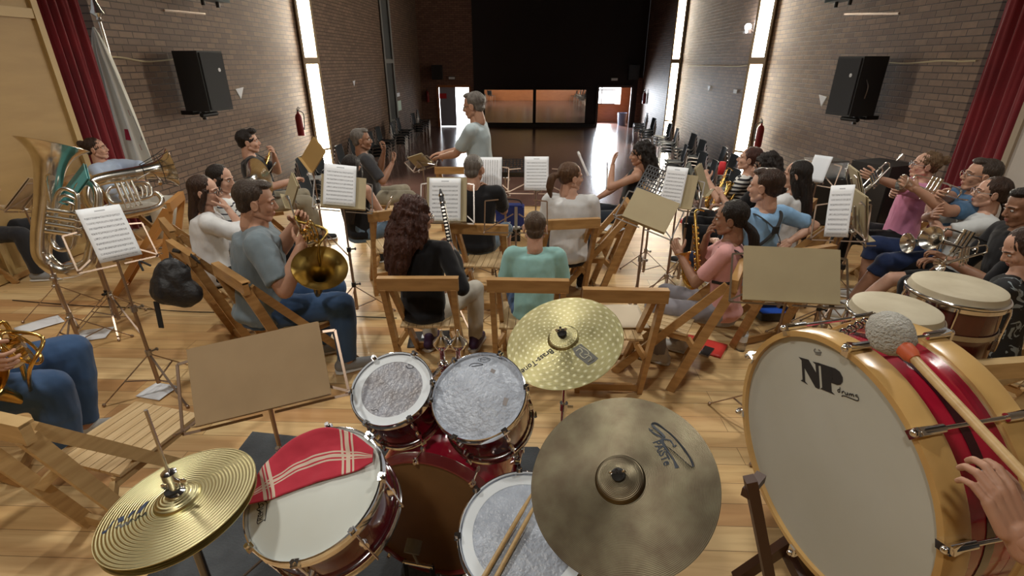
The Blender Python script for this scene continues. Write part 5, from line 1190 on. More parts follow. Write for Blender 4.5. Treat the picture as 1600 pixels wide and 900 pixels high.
J = PP['horn'][1]; d = dep(J['handR']); horn('French horn with a dark brass bell held by the man in slate grey', atd(500, 418, d-.05), (-FW*.8+RT*.32+UP*.55), atd(452, 314, d+.05), atd(485, 368, d-.02), R=.155)
J = PP['jeans'][1]; d = dep(J['handL']); horn('coiled brass horn on the lap of the player in jeans', atd(-40, 600, d), (0, -.6, .8), atd(-20, 470, d), atd(28, 548, d-.02), M_BRASS, R=.14)
d = 4.75; tuba('silver tuba with a black bell guard lying across the woman in pale blue', atd(128, 285, d), atd(268, 262, d+.1), -UP, .19, 1.0, M_SILVER, True, up_=.15, wf=1.9)
d = 3.75; tuba('big silver tuba standing upright with its bell at the far left', atd(60, 420, d-.1), atd(82, 226, d-.1), RT+FW*.3, .205, 1.1, up_=.06, wf=1.5)
# straps of the two young sax players
J = PP['boyB'][1]; t = PP['boyB'][0]; c = J['chest']; b0 = .128
strap(t, J, [c+V((-.13, .05, .12)), c+V((-.10, -.07, .11)), c+V((0, -b0-.01, .02)), c+V((.10, -.115, -.09)), c+V((.15, -.03, -.12))])
strap(t, J, [c+V((.13, .05, .12)), c+V((.10, -.07, .11)), c+V((0, -b0-.012, .02)), c+V((-.10, -.115, -.09)), c+V((-.15, -.03, -.12))])
m = MB(); m.box(c+V((0, -b0-.014, .02)), (.05, .014, .05)); obj('harness_plate', m, M_RUBBER, t, 0)
J = PP['girl'][1]; t = PP['girl'][0]; c = J['chest']
strap(t, J, [c+V((-.11, .06, .11)), c+V((-.10, -.06, .10)), c+V((-.02, -.125, .0)), c+V((.06, -.12, -.08)), c+V((.14, -.04, -.12)), c+V((.13, .06, -.13))])
strap(t, J, [c+V((.11, .06, .11)), c+V((.10, -.06, .10)), c+V((.02, -.125, .0)), c+V((-.06, -.12, -.08)), c+V((-.14, -.04, -.12)), c+V((-.13, .06, -.13))])

# ------------------------------------------------------------------ drums
def onplane(px, py, c, n):
    r = ray(px, py); o = V((0, 0, CAM_H)); return o+r*((V(c)-o).dot(n)/r.dot(n))
def drum(name, label, cat, c, n, R, depth, shell, head, lugs=6, hoopm=M_CHROME, hoop_r=.006, hoop_h=.022, both=True, ring=None, rot=0.1, inner=None):
    n = V(n).normalized(); M = basis(n, (1, 0, 0), c); t = thing(name, label, cat, M=M)
    m = MB(); m.lathe([(R*.965, -.004), (R*.98, -.012), (R*.98, -depth+.012), (R*.965, -depth+.004), (R*.94, -depth+.004), (R*.94, -.004)], 56); obj('shell', m, shell, t)
    m = MB(); m.lathe([(0, 0.0015), (R*.95, 0.0015), (R*.985, -.003), (R*.985, -.010), (0, -.006)], 56); obj('drumhead', m, head, t)
    if ring: m = MB(); m.lathe([(R*ring[1], .0025), (R*ring[2], .0025), (R*ring[2], .001), (R*ring[1], .001)], 56); obj('damper_ring', m, ring[0], t)
    if both: m = MB(); m.lathe([(0, -depth), (R*.98, -depth), (R*.98, -depth+.008), (0, -depth+.004)], 40); obj('drumhead', m, mat('black_resonant_head', (.03, .03, .035), .4), t)
    for z, s in ([(0, 1), (-depth, -1)] if both else [(0, 1)]):
        m = MB(); m.lathe([(R*.985, z-.014*s), (R*1.0, z-.014*s), (R*1.03, z-hoop_h*.8*s), (R*1.035, z-hoop_h*.7*s), (R*1.01, z-.006*s), (R*1.005, z+.010*s), (R*1.02, z+.012*s), (R*1.0, z+.014*s), (R*.99, z+.010*s), (R*.985, z-.014*s)], 56); obj('hoop', m, hoopm, t)
    for i in range(lugs):
        a = rot+2*PI*i/lugs; u = V((math.cos(a), math.sin(a), 0)); w = V((-u.y, u.x, 0))
        for z in ([-.06, -depth+.06] if depth > .16 else [-depth/2]):
            m = MB(); m.tube([u*(R*.98), u*(R*1.05)], [(.012, .022), (.008, .016)], 10, ref=tuple(w)); 
            for k in range(len(m.v)): m.v[k] = m.v[k]+V((0, 0, z))
            obj('lug', m, M_CHROME, t)
        for z0, z1 in ([(.016, -.06), (-depth-.016, -depth+.06)] if depth > .16 else [(.016, -depth-.016 if both else -depth)]):
            m = MB(); m.cyl(u*(R*1.035)+V((0, 0, z0)), u*(R*1.035)+V((0, 0, z1)), .0035, n=8); m.cyl(u*(R*1.035)+V((0, 0, z0)), u*(R*1.035)+V((0, 0, z0+(.012 if z0 > -.02 else -.012))), .007, n=6)
            m.box(u*(R*1.025)+V((0, 0, z0*.6 if z0 > 0 else z0+.006)), (.02, .02, .012), a); obj('tension_rod', m, M_CHROME, t)
    return t, M
def mark(t, M, polys, m, name='printed_mark', off=.0022, zf=None, strokes=(), parent=None):
    """polys: filled pixel outlines; strokes: (pixel polyline, widths) drawn on the drum or cymbal surface"""
    n = (M.to_3x3() @ V((0, 0, 1))).normalized(); inv = M.inverted(); b = MB()
    def loc(px, py):
        z = 0
        for _ in range(4):
            q = inv @ onplane(px, py, M @ V((0, 0, z)), n); z = (zf(math.hypot(q.x, q.y)) if zf else 0)
        q.z = z+off; return q
    for P_ in polys:
        q = [loc(*p) for p in P_]; k = len(q)
        b.add(q+[v-V((0, 0, .0008)) for v in q], [tuple(range(k)), tuple(range(2*k-1, k-1, -1))]+[(i, (i+1) % k, k+(i+1) % k, k+i) for i in range(k)])
    for P_, w in strokes:
        q = bez([loc(*p) for p in P_], 5); ww = lerpl(list(w), len(q)); 
        if zf: q = [V((v.x, v.y, zf(math.hypot(v.x, v.y))+off)) for v in q]
        b.tube(q, [(a/2, .0004) for a in ww], 6, ref=tuple(V((0, 0, 1)).cross(q[1]-q[0])))
    return obj(name, b, m, t, 0)
def ptext(t, M, txt, p0, p1, m, zf=None, off=.0022, hscale=1.0, shear=0, flip=1, name='printed_lettering', bold=0):
    """text whose baseline runs from pixel p0 to pixel p1"""
    n = (M.to_3x3() @ V((0, 0, 1))).normalized(); inv = M.inverted(); o = M @ V((0, 0, zf(.15) if zf else 0))
    a = inv @ onplane(*p0, o, n); b = inv @ onplane(*p1, o, n); T = text_mb(txt, 1.0, .0, shear, bold)
    xs = [v.x for v in T.v]; ys = [v.y for v in T.v]; x0, x1, y0 = min(xs), max(xs), min(ys); d = V((b.x-a.x, b.y-a.y, 0)); k = d.length/(x1-x0); u = d.normalized(); w = V((-u.y, u.x, 0))*flip
    T.v = [V((a.x, a.y, 0))+u*((v.x-x0)*k)+w*((v.y-y0)*k*hscale) for v in T.v]
    T.v = [V((v.x, v.y, (zf(math.hypot(v.x, v.y)) if zf else 0)+off)) for v in T.v]; return obj(name, T, m, t, 0)
def nn(a, b): return V((a, b, 1)).normalized()
# rug under the kit
ru = MB(); pts = [atz(*p, 0) for p in ((395, 676), (470, 684), (600, 700), (840, 700), (900, 760), (930, 950), (700, 1150), (250, 1150), (190, 960), (330, 760))]
ru.prism([(p.x, p.y) for p in pts], .0, .009); tag(obj('rug', ru, M_RUG, None, 0), 'charcoal rug spread on the boards under the drum kit', 'rug')
# snare, toms, floor tom
sn, Ms = drum('snare_drum', 'snare drum with a white head and a red towel on it', 'drum', (-.589, 1.045, .903), nn(-.18, -.32), .193, .15, M_RED, M_HEAD, 8)
ptext(sn, Ms, 'REMO', (411, 812), (413, 786), M_INK, hscale=1.1)
mark(sn, Ms, [], M_INK, 'printed_crown', strokes=[([(418, 785), (412, 783.5), (404, 786), (406, 793), (402, 797), (408, 801), (404, 808), (403, 819), (413, 813), (415, 813), (418, 786)], (.0022, .0022))])
t1, Mt = drum('rack_tom', 'smaller rack tom with a white damper ring, left of the pair', 'drum', (-.495, 1.533, .901), nn(-.09, -.49), .15, .19, M_RED, M_HEADC, 6, ring=(M_RING, .76, .965))
ptext(t1, Mt, 'REMO', (663, 592), (661, 613), M_INK, hscale=.9)
mark(t1, Mt, [], M_INK, 'printed_mark', strokes=[([(634, 571), (637, 575), (642, 576), (646, 574), (643, 571), (638, 570)], (.003, .003)), ([(580, 640), (584, 642), (588, 640), (592, 643)], (.002, .002))])
t2, Mt2 = drum('rack_tom', 'larger rack tom with a blue grey worn head, right of the pair', 'drum', (-.171, 1.499, .904), nn(-.16, -.53), .17, .21, M_RED, M_HEADB, 6)
mark(t2, Mt2, [[(768, 576), (775, 579), (772, 584), (766, 581)]], mat('grey_tape', (.27, .25, .25), .7), 'printed_label'); mark(t2, Mt2, [[(788, 621), (795, 623), (791, 635), (785, 633)]], mat('grey_tape', (.27, .25, .25), .7), 'printed_label')
ptext(t2, Mt2, 'evans', (750, 564), (765, 563.5), M_INK, hscale=1.0)
mark(t2, Mt2, [], M_INK, 'printed_oval', strokes=[([(757, 558.5), (767, 562), (757, 566.5), (747, 562.5), (757, 558.5)], (.0015, .0015)), ([(733, 573), (737, 569), (745, 568), (755, 570), (745, 572), (737, 573)], (.002, .003))])
ft, Mf = drum('floor_tom', 'floor tom with a white damper ring and drumsticks on it, under the large cymbal', 'drum', (0, 1.142, .642), nn(0, -.27), .205, .36, M_RED, M_HEADB, 8, ring=(M_RING, .80, .965))
for a in (.4, 2.5, 4.6):
    u = V((math.cos(a), math.sin(a), 0)); p0 = Mf @ (u*.225+V((0, 0, -.12))); p1 = Mf @ (u*.225+V((0, 0, -.34))); m = MB(); iv = Mf.inverted()
    m.tube([iv @ p0, iv @ p1, iv @ V((p1.x*1.02, p1.y, .012))], .006, 8); obj('leg', m, M_CHROME, ft)
def stick(p0, p1, label):
    a = Mf.inverted() @ onplane(*p0, Mf @ V((0, 0, .012)), Mf.to_3x3() @ V((0, 0, 1))); b = Mf.inverted() @ onplane(*p1, Mf @ V((0, 0, .022)), Mf.to_3x3() @ V((0, 0, 1)))
    A, B = Mf @ a, Mf @ b; M, L = M2(A, B, (1, 0, 0)); t = thing('drumstick', label, 'drumstick', M=M); m = MB(); m.lathe([(0, 0), (.006, .001), (.0075, .006), (.0075, L*.72), (.0035, L*.96), (0, L*.96)], 12); obj('shaft', m, M_WOODL, t); m = MB(); m.ball((0, 0, L*.975), (.0048, .0048, .009), 8); obj('tip', m, M_WOODL, t)
stick((748, 915), (838, 760), 'left one of two wooden drumsticks lying on the floor tom'); stick((768, 915), (842, 778), 'right one of two wooden drumsticks lying on the floor tom')
def stand_feet(t, p, z0=.30, R=.3, m=M_CHROME, rot=.3):
    iv = t.matrix_world.inverted() if False else None
    for k in range(3):
        a = rot+k*2*PI/3; d = V((math.cos(a), math.sin(a), 0)); b = MB(); b.bar(p+V((0, 0, z0)), p+d*R+V((0, 0, .012)), .022, .006, (0, 0, 1)); b.bar(p+V((0, 0, .10)), p+d*R*.55+V((0, 0, .13)), .018, .005); b.ball(p+d*R+V((0, 0, .014)), .014, 8); obj('leg', b, m, t, 0)
def cymbal(name, label, c, n, R, mt, hb, rb, hbell, stand=True, pole=None, hole=.006):
    def zf(r):
        z = hb*(1-min(1, r/R)**1.5)
        if r < rb: z += hbell*math.sqrt(max(0, 1-(r/rb)**2.2))
        return z
    n = V(n).normalized(); M = basis(n, (1, 0, 0), c); t = thing(name, label, 'cymbal', M=M); rs = [rb*i/9 for i in range(9)]+[rb*.97, rb, rb*1.03]+[rb+(R-rb)*i/18 for i in range(1, 19)]
    m = MB(); m.lathe([(max(r, hole), zf(r)) for r in rs]+[(max(r, hole), zf(r)-.0014) for r in rs[::-1]], 96); obj('cymbal_plate', m, mt, t, 60)
    top = zf(0); m = MB(); m.lathe([(0, top), (.018, top), (.019, top+.014), (.009, top+.018), (0, top+.018)], 18); obj('felt_washer', m, M_RUBBER, t)
    m = MB(); m.cyl((0, 0, top+.014), (0, 0, top+.042), .0045); m.box((0, 0, top+.024), (.034, .008, .010)); m.ball((.018, 0, top+.028), (.006, .004, .009), 8); m.ball((-.018, 0, top+.028), (.006, .004, .009), 8); obj('wing_nut', m, M_CHROME, t)
    if stand:
        c = V(c); st = thing('cymbal_stand', stand, 'stand', (c.x, c.y, 0)); q = c-V((c.x, c.y, 0)); nb = q-n*.06
        m = MB(); m.tube([q-n*.005, nb], .008, 10); m.lathe([(0, 0), (.02, 0), (.02, .012), (0, .012)], 16, origin=q-n*.018, axis=n); obj('tilter', m, M_CHROME, st)
        m = MB(); m.cyl(nb+V((0, 0, .0)), V((nb.x, nb.y, .62)), .0085); m.cyl(V((nb.x, nb.y, .66)), V((nb.x, nb.y, .34)), .0115); m.cyl(V((nb.x, nb.y, .36)), V((nb.x, nb.y, .06)), .014); obj('pole', m, M_CHROME, st)
        m = MB(); m.cyl(V((nb.x, nb.y, .635)), V((nb.x, nb.y, .67)), .018); m.cyl(V((nb.x, nb.y, .65)), V((nb.x+.04, nb.y, .65)), .006); obj('collar', m, M_CHROME, st); stand_feet(st, V((nb.x, nb.y, 0)), .28, .27)
    return t, M, zf
MC_RIDE = cymbal_mat('ride_bronze', (.225, .195, .13), (.14, .11, .075), .38, 1650, .3)
MC_CRASH = cymbal_mat('crash_brass', (.50, .455, .235), (.40, .36, .18), .36, 1250, .45, 1.2)
MC_HAT = cymbal_mat('hat_brass', (.70, .65, .38), (.62, .56, .31), .34, 760, .45, 0, .35)
rd, Mr, zr = cymbal('ride_cymbal', 'large dark bronze cymbal, the nearest one above the floor tom', (.268, 1.086, .925), nn(-.33, -.44), .262, MC_RIDE, .016, .070, .020, 'chrome stand carrying the large dark bronze cymbal')
S = lambda pts, k=9, ox=1000, oy=640: [(ox+x/k, oy+y/k) for x, y in pts]
mark(rd, Mr, [], mat('slate_ink', (.035, .045, .06), .5), 'printed_logo', .0010, zr, [
    (S([(185, 285), (150, 290), (128, 262), (150, 300), (230, 355), (330, 390), (320, 350), (180, 225), (230, 205), (330, 270), (450, 370), (600, 540), (700, 690), (740, 800), (680, 770), (560, 660), (440, 560), (350, 500)]), (.003, .003, .004, .007, .010, .010, .006, .008, .009, .012, .010, .003)),
    (S([(505, 500), (480, 520), (430, 440), (330, 420), (310, 450), (400, 600), (480, 720), (520, 825)]), (.005, .004, .004, .006, .010, .005, .005, .012))])
ptext(rd, Mr, 'PAiSTe', S([(175, 465)])[0], S([(345, 800)])[0], mat('slate_ink', (.03, .04, .05), .5), zr, .0010, 1.25, bold=.02)
cr_, Mcr, zc_ = cymbal('crash_cymbal', 'middle brass cymbal with rings of hammered dimples', (.146, 1.76, .988), nn(-.26, -.36), .235, MC_CRASH, .018, .064, .018, 'chrome stand carrying the middle hammered cymbal')
ptext(cr_, Mcr, 'Brass-Tone', (861, 546), (812, 577), M_INK, zc_, .0010, 1.15, bold=.015)
mark(cr_, Mcr, [S([(1075, 70), (1350, 300), (1300, 350), (1190, 410), (1000, 260), (945, 150)], 10, 800, 530)], mat('printed_grey', (.13, .13, .115), .5), 'printed_block', .0009, zc_)
mark(cr_, Mcr, [], mat('printed_pale', (.36, .35, .25), .5), 'printed_scroll', .0014, zc_, [(S([(1000, 190), (1060, 150), (1100, 200), (1060, 240), (1130, 300), (1200, 260), (1240, 300), (1190, 360), (1260, 330), (1290, 300)], 10, 800, 530), (.005, .004)), (S([(1050, 110), (1120, 150), (1180, 190), (1200, 240), (1130, 240)], 10, 800, 530), (.004, .004))])
# hi hat: two cymbals, clutch, long rod, stand
hh, Mh_, zh = cymbal('hi_hat_cymbal', 'upper brass hi-hat cymbal in the near left corner', (-.904, .948, .952), nn(-.14, -.04), .190, MC_HAT, .012, .056, .016, None)
mark(hh, Mh_, [S(q, 7.5, 140, 740) for q in ([(148, 715), (190, 690), (300, 545), (265, 570), (215, 650), (145, 690)], [(330, 530), (405, 495), (405, 550), (335, 580)], [(440, 525), (480, 500), (545, 425), (500, 445), (465, 480)], [(545, 480), (600, 450), (700, 320), (650, 345), (600, 395)])], mat('navy_print', (.03, .05, .11), .5), 'printed_logo', .0010, zh)
mark(hh, Mh_, [], mat('grey_print', (.12, .13, .13), .5), 'printed_script', .0010, zh, [(S([(300, 640), (360, 600), (370, 630), (430, 575), (450, 600), (500, 535), (540, 555), (580, 500), (620, 500), (665, 455), (655, 490)], 7.5, 140, 740), (.005, .005))])
lo, Ml, zl = cymbal('hi_hat_cymbal', 'lower brass hi-hat cymbal just under the upper one', V((-.904, .948, .926)), -nn(-.14, -.04), .188, MC_HAT, .010, .056, .012, None)
hs = thing('hi_hat_stand', 'hi-hat stand with a long thin pull rod rising through the cymbals', 'stand', (-.904, .948, 0)); n_ = V((0, 0, 1))
m = MB(); m.cyl((0, 0, .3), (0, 0, 1.245), .0042); obj('pull_rod', m, M_STEEL, hs)
m = MB(); m.lathe([(.0, .975), (.022, .975), (.022, .985), (.012, .99), (.012, 1.03), (.018, 1.03), (.018, 1.05), (.009, 1.055), (0, 1.055)], 18); m.cyl((0, 0, 1.03), (.035, -.01, 1.03), .006); m.ball((.04, -.01, 1.03), (.01, .005, .012), 8); obj('clutch', m, M_CHROME, hs)
m = MB(); m.cyl((0, 0, .08), (0, 0, .5), .0155); m.cyl((0, 0, .48), (0, 0, .90), .012); m.lathe([(0, .89), (.03, .90), (.026, .915), (0, .915)], 18); m.cyl((0, 0, .49), (0, 0, .53), .02); obj('pole', m, mat('dark_chrome', (.16, .16, .17), .25, .9), hs)
stand_feet(hs, V((0, 0, 0)), .3, .26); m = MB(); m.box((.02, -.18, .03), (.09, .26, .014)); m.box((.02, -.06, .015), (.1, .05, .03)); obj('pedal', m, M_CHROME, hs, 0)
# bass drum of the kit with pedal
kn_ = V((-.165, -.985, .03)).normalized(); kc = V((-.376, 1.437, .355))
kd, Mk = drum('kick_drum', 'low kick drum with a brown head behind the snare', 'drum', kc, kn_, .285, .42, M_REDB, M_KICKH, 8, hoopm=mat('red_wood_hoop', (.20, .03, .03), .3, coat=.5), hoop_h=.05)
iv = Mk.inverted()
for s in (-1, 1):
    m = MB(); a = iv @ (kc+V((s*.27, .33, -.08))); b = iv @ V((kc.x+s*.36, kc.y+.44, .008)); m.cyl(a, b, .008); m.ball(b, .01, 8); obj('spur', m, M_CHROME, kd)
pd = thing('kick_pedal', 'black and chrome beater pedal clamped in front of the kick drum', 'pedal', (-.42, 1.25, 0), -.16)
m = MB(); m.box((0, -.05, .012), (.10, .34, .014)); obj('base_plate', m, M_BLACKM, pd, 0)
m = MB(); m.bar((0, -.2, .025), (0, .07, .075), .08, .01); obj('footboard', m, M_STEEL, pd, 0)
for s in (-1, 1): m = MB(); m.bar((s*.055, .08, .01), (s*.055, .08, .24), .016, .016); obj('upright', m, M_BLACKM, pd, 0)
m = MB(); m.cyl((-.06, .08, .235), (.06, .08, .235), .009); obj('axle', m, M_CHROME, pd)
m = MB(); m.cyl((0, .08, .235), (0, .04, .36), .005); m.cyl((0, .035, .35), (0, .075, .375), .03, .03); obj('beater', m, M_FELT, pd)
# tom holder on top of the kick
th_ = thing('tom_holder', 'chrome double tom holder standing between the two rack toms', 'stand', (-.33, 1.68, .62)); 
for i, (px, py, up_) in enumerate(((690, 533, 0), (716, 533, 1))):
    q = aty(px, py, 1.74)-V((-.33, 1.68, .62)); m = MB(); m.cyl((q.x*.8, q.y*.6, 0), q, .0125, n=14); obj('post', m, M_CHROME, th_)
    m = MB(); m.lathe([(0, .052), (.005, .05), (.007, .03), (.012, .022), (.034, .0), (.037, -.008), (.026, -.03), (.012, -.04), (0, -.04)], 22, origin=q); obj('cup', m, M_CHROME, th_)
    m = MB(); e = (V((-.40, 1.56, .80)) if i == 0 else V((-.26, 1.57, .80)))-V((-.33, 1.68, .62)); m.tube([q*.72, (q*.72+e)/2+V((0, 0, .04)), e], .0095, 12); m.ball(q*.72, .024, 12); m.box(e, (.05, .05, .07)); obj('arm', m, M_CHROME, th_)
m = MB(); m.box((-.05, .03, .045), (.07, .05, .09)); obj('base_block', m, M_CHROME, th_, 0)
# towel draped on the snare: woven stripes are part of the cloth
N_ = Ms.to_3x3() @ V((0, 0, 1)); lowe = [(381, 795), (410, 784), (440, 772), (475, 759), (510, 748), (550, 737), (583, 724)]; upe = [(388, 768), (405, 740), (430, 710), (464, 684), (505, 669), (548, 676), (584, 702)]
lw = [onplane(*p, Ms @ V((0, 0, .012)), N_) for p in lowe]; uw = [onplane(*p, Ms @ V((0, 0, .022)), N_) for p in upe]
lw, uw = bez(lw, 12), bez(uw, 12); g = []; nu = len(lw); nv = 30
for i in range(nv+1):
    v = i/nv; row = []
    for j in range(nu):
        p = lw[j].lerp(uw[j], v); q = Ms.inverted() @ p; r = math.hypot(q.x, q.y); h = .008+.016*max(0, min(1, (r-.13)/.05))-max(0, r-.215)*.5
        q.z = h+.005*noise.noise(V((q.x*22, q.y*22, 3))); q.z = max(q.z, .0035) if r < .20 else q.z; row.append(Ms @ q)
    g.append(row)
tw = MB(); tw.sheet(g, .004); k_ = 0; mi = []
def on_stripe(u, v):
    a = any(abs(v-x) < .022 for x in (.34, .43, .52)); b = any(abs(u-x) < .011 for x in (.19, .225, .26)) or any(abs(u-x) < .011 for x in (.76, .795, .83)); return 1 if a or b else 0
for i in range(nv):
    for j in range(nu-1): s_ = on_stripe((j+.5)/nu, (i+.5)/nv); mi += [s_, s_]
tw.m = mi+[0]*(len(tw.f)-len(mi)); tag(obj('towel', tw, [cloth('red_towel', (.48, .035, .06), .5), cloth('cream_towel', (.62, .50, .40), .4)], None, 180), 'red tea towel with cream stripes lying over the snare drum', 'towel')
# ------------------------------------------------------------------ concert bass drum
az, el = -2.96, -.07; bn = V((math.cos(el)*math.cos(az), math.cos(el)*math.sin(az), math.sin(el))); bc = V((.885, 1.205, .905)); BR = .392; BD = .27
Mb = basis(bn, (0, -1, 0), bc); bd = thing('concert_bass_drum', 'large wine red bass drum with maple hoops and a lettered white head', 'drum', M=Mb)
m = MB(); m.lathe([(BR*.95, -.013), (BR*.95, -BD+.013), (BR*.92, -BD+.013), (BR*.92, -.013)], 72); obj('shell', m, M_REDB, bd)
m = MB(); m.lathe([(0, -.004), (BR*.964, -.004), (BR*.966, -.012), (0, -.010)], 72); obj('drumhead', m, M_HEADG, bd)
m = MB(); m.lathe([(0, -BD+.004), (BR*.955, -BD+.004), (BR*.965, -BD+.012), (0, -BD+.010)], 72); obj('drumhead', m, M_HEADG, bd)
for z in (0, -BD+.05):
    m = MB(); m.lathe([(BR*.965, z+.010), (BR*1.01, z+.010), (BR*1.015, z+.004), (BR*1.015, z-.052), (BR*1.01, z-.058), (BR*.965, z-.058), (BR*.965, z+.010)], 72); obj('hoop', m, M_HOOP, bd)
m = MB(); m.lathe([(BR*.951, -BD/2+.012), (BR*.956, -BD/2+.012), (BR*.956, -BD/2-.012), (BR*.951, -BD/2-.012)], 72); obj('shell_band', m, mat('dark_lacquer_band', (.03, .004, .008), .2, coat=1), bd)
m = MB(); m.lathe([(BR*.951, -BD+.066), (BR*.985, -BD+.066), (BR*.985, -BD+.056), (BR*.951, -BD+.056)], 72); obj('flesh_hoop', m, M_CHROME, bd)
inv = Mb.inverted(); q = inv @ onplane(1330, 548, bc, bn); a0 = math.atan2(q.y, q.x)
for i in range(10):
    a = a0+2*PI*i/10; u = V((math.cos(a), math.sin(a), 0)); m = MB()
    m.cyl(u*BR*1.04+V((0, 0, -.03)), u*BR*1.04+V((0, 0, -BD+.03)), .0055, n=10)
    obj('tension_rod', m, M_CHROME, bd)
    for z, s in ((.012, 1), (-BD-.012+.0, -1)):
        m = MB(); m.cyl(u*BR*1.04+V((0, 0, z-.065*s)), u*BR*1.04+V((0, 0, z)), .011, n=12); m.bar(u*BR*.975+V((0, 0, z+.003*s)), u*BR*1.06+V((0, 0, z+.003*s)), .022, .008); m.bar(u*BR*1.035+V((0, 0, z-.05*s)), u*BR*1.065+V((0, 0, z-.0*s)), .02, .006); m.ball(u*BR*1.04+V((0, 0, z+.008*s)), .010, 8); obj('claw_hook', m, M_CHROME, bd)
m = MB(); u = V((math.cos(a0+.25), math.sin(a0+.25), 0)); 
for i in range(9): q = u*(BR*1.0)+V((-.01*i*u.y, .01*i*u.x, -.05-.02*i)); m.torus(q, .011, .003, (i % 2, 1, .3), 12, 6)
obj('rim_chain', m, M_CHROME, bd)
Z = lambda pts: [(1230+x/9, 530+y/9) for x, y in pts]
mark(bd, Mb, [Z([(150, 252), (285, 290), (395, 480), (385, 355), (345, 318), (430, 335), (425, 380), (445, 690), (430, 702), (385, 680), (228, 400), (238, 595), (275, 638), (178, 582), (205, 568), (190, 300)])], M_INK, 'letter_n', -.0025)
mark(bd, Mb, [Z([(425, 335), (575, 385), (612, 430), (622, 570), (600, 585), (612, 740), (655, 782), (455, 700), (480, 680), (460, 378), (425, 372)]), Z([(575, 385), (660, 412), (725, 460), (765, 540), (765, 600), (735, 642), (690, 646), (600, 612), (600, 585), (625, 575), (612, 430)])], M_INK, 'letter_p', -.0025)
w_ = .0028
mark(bd, Mb, [], M_INK, 'printed_lettering', -.0022, None, [(Z(p), (w_, w_)) for p in (
    [(730, 675), (726, 750)], [(726, 705), (700, 715), (705, 745), (727, 740)], [(757, 735), (760, 768)], [(760, 745), (778, 733), (790, 742)], [(800, 745), (808, 778), (830, 780), (836, 752), (842, 790)], [(860, 765), (864, 800)], [(864, 778), (885, 768), (892, 805)], [(892, 780), (915, 775), (925, 815)],
    [(975, 785), (950, 788), (958, 808), (985, 815), (990, 850), (975, 866), (900, 838), (800, 800), (760, 797), (762, 812)])])
mark(bd, Mb, [Z([(385, 190), (460, 195), (455, 232), (385, 218)])], mat('grey_ink', (.16, .16, .15), .6), 'printed_emblem', -.0025, None, [(Z([(385, 135), (365, 160), (390, 185), (470, 185)]), (.004, .004)), (Z([(425, 150), (450, 160)]), (.004, .003))])
# wooden cradle
cd_ = thing('drum_cradle', 'dark wooden trestle holding up the concert bass drum', 'stand', (bc.x, bc.y, 0)); CW = mat('dark_trestle_wood', (.055, .022, .012), .45)
def W_(p): return p-V((bc.x, bc.y, 0))
for y in (-.22, .22):
    for x0, x1 in ((.06, .34), (.30, .02)):
        m = MB(); a = V((x0, y, .50)); b = V((x1, y*1.3, .0)); m.bar(a, b, .035, .05, (1, 0, 0)); obj('leg', m, CW, cd_, 0)
tp = atd(1172, 748, 1.22); m = MB(); m.bar(W_(tp), W_(atz(1250, 1150, 0)), .026, .026, (1, 0, 0)); obj('leg', m, CW, cd_, 0)
m = MB(); m.bar(W_(tp)+V((0, 0, -.05)), W_(tp)+V((.06, .06, -.05)), .024, .024); obj('crossbar', m, CW, cd_, 0)
for z in (.2, .48): m = MB(); m.bar((.17, -.3, z), (.17, .3, z), .03, .05); obj('crossbar', m, CW, cd_, 0)
# mallet
ma = atd(1391, 521, 1.24); mb_ = atd(1622, 766, .90); M, L = M2(ma, mb_, (1, 0, 0)); t = thing('bass_drum_mallet', 'fluffy pale grey mallet with a wooden handle held over the bass drum', 'mallet', M=M)
m = MB(); m.ball((0, 0, -.0), (.050, .050, .060), 28); vs = []
for v in m.v: u = v.normalized(); vs.append(v+u*(.003*noise.noise(v*60)+.003*noise.noise(v*22)))
m.v = vs; obj('felt_head', m, mat('lambswool', (.50, .49, .43), 1, var=(10, (.40, .37, .31), .7), bump=(160, 1.0), sheen=.6), t, 180)
m = MB(); m.lathe([(.012, .05), (.020, .052), (.019, .075), (.013, .09), (.010, .09)], 18); obj('collar', m, mat('orange_tape', (.55, .11, .04), .5), t)
m = MB(); m.cyl((0, 0, .05), (0, 0, L+.06), .0105, .0095, 14); obj('handle', m, M_WOODL, t)
# player of the bass drum: only forearm and hand reach into the frame
hp = atd(1590, 838, .93); PP['bass'] = person('standing player cut by the right edge, only a forearm and hand in view', None, 62, ('short', H_DBROWN), SK_M, BLK, .45, BLK, 1, SN_B, 1.0, stand=True, at=(1.22, .44),
    rh=(1.35, .35, .9, 1), lh=(hp.x, hp.y, hp.z, 1), lel=(.7, .2, -1), lpalm=(.8, .45, -.4), curl=.35, lcurl=.85, vox=.008, ldir=tuple(UP*.9-RT*.30+FW*.15))
m = MB(); m.ball((0, 0, 0), (.022, .012, .018), 14); tag(obj('white_pad', m, M_WHITE, None, 180, Matrix.Translation(atd(1550, 742, .985))), 'small white pad pinched by the fingers at the right edge', 'pad')
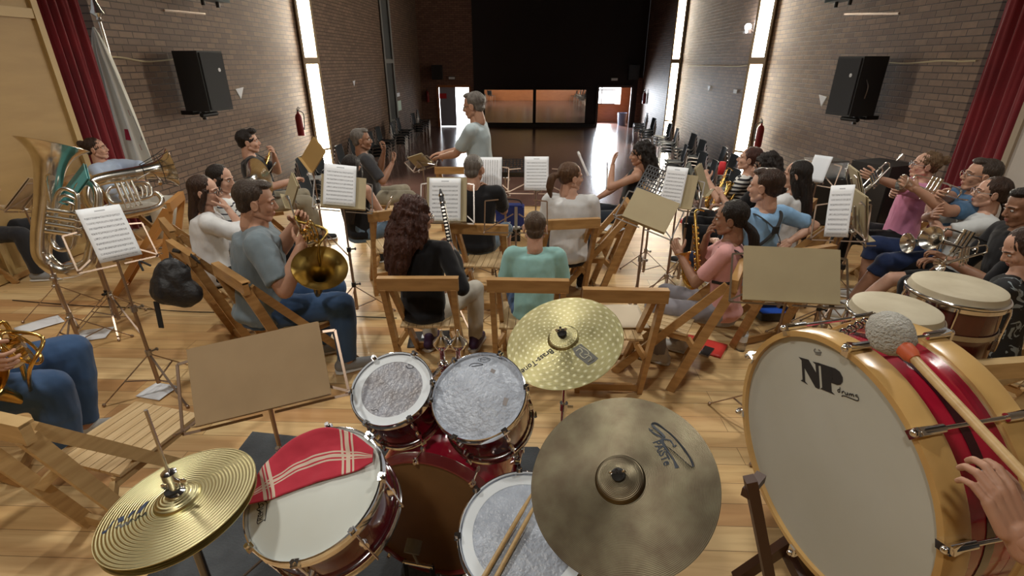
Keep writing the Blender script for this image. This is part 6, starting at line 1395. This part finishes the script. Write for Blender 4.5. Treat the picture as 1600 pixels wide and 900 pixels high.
# ------------------------------------------------------------------ congas
def conga(label, x, y, z, R, zb):
    t = thing('conga_drum', label, 'drum', (x, y, 0)); H_ = z-zb
    m = MB(); m.lathe([(R*.93, z-.015), (R*1.0, z-H_*.22), (R*1.02, z-H_*.42), (R*.95, z-H_*.65), (R*.78, z-H_*.88), (R*.70, zb), (R*.66, zb), (R*.74, z-H_*.85), (R*.9, z-.015)], 48); obj('shell', m, mat('dark_red_conga', (.095, .018, .012), .22, coat=.8, var=(2, (.06, .01, .008), .6, (3, 3, .5))), t)
    m = MB(); m.lathe([(0, z+.008), (R*.84, z+.006), (R*.95, z-.002), (R*.985, z-.022), (R*.985, z-.05), (R*.93, z-.05), (0, z-.002)], 56); obj('drumhead', m, M_SKINH, t)
    m = MB(); m.torus((0, 0, z-.034), R*1.015, .0075, n=56, m=10); m.lathe([(R*.995, z-.045), (R*1.03, z-.045), (R*1.03, z-.062), (R*.995, z-.062)], 56); obj('hoop', m, M_CHROME, t)
    for zz in (z-H_*.20, z-H_*.52):
        rr = R*1.022 if zz > z-H_*.4 else R*1.02; m = MB(); m.lathe([(rr*.985, zz+.012), (rr*1.006, zz+.012), (rr*1.006, zz-.012), (rr*.985, zz-.012)], 56); obj('metal_band', m, M_STEEL, t)
    for i in range(5):
        a = .35+i*2*PI/5; u = V((math.cos(a), math.sin(a), 0)); m = MB(); m.tube([u*R*1.05+V((0, 0, z-.045)), u*R*1.08+V((0, 0, z-.07)), u*R*1.06+V((0, 0, z-.24))], .005, 8); m.bar(u*R*1.01+V((0, 0, z-.22)), u*R*1.09+V((0, 0, z-.22)), .03, .05); obj('lug', m, M_CHROME, t)
    for i in range(3):
        a = .9+i*2*PI/3; u = V((math.cos(a), math.sin(a), 0)); m = MB(); m.tube([u*R*.84+V((0, 0, zb+.2)), u*R*.98+V((0, 0, zb)), u*R*1.35+V((0, 0, .012))], .010, 8); m.ball(u*R*1.35+V((0, 0, .014)), .014, 8); obj('stand_leg', m, M_CHROME, t)
    m = MB(); m.torus((0, 0, zb+.14), R*.86, .007, n=40, m=8); obj('stand_ring', m, M_CHROME, t)
conga('smaller conga drum with a rawhide head, directly behind the mallet', 1.52, 1.925, 1.08, .165, .30)
conga('larger conga drum with a rawhide head, behind and right of the smaller one', 1.905, 2.115, 1.10, .180, .22)
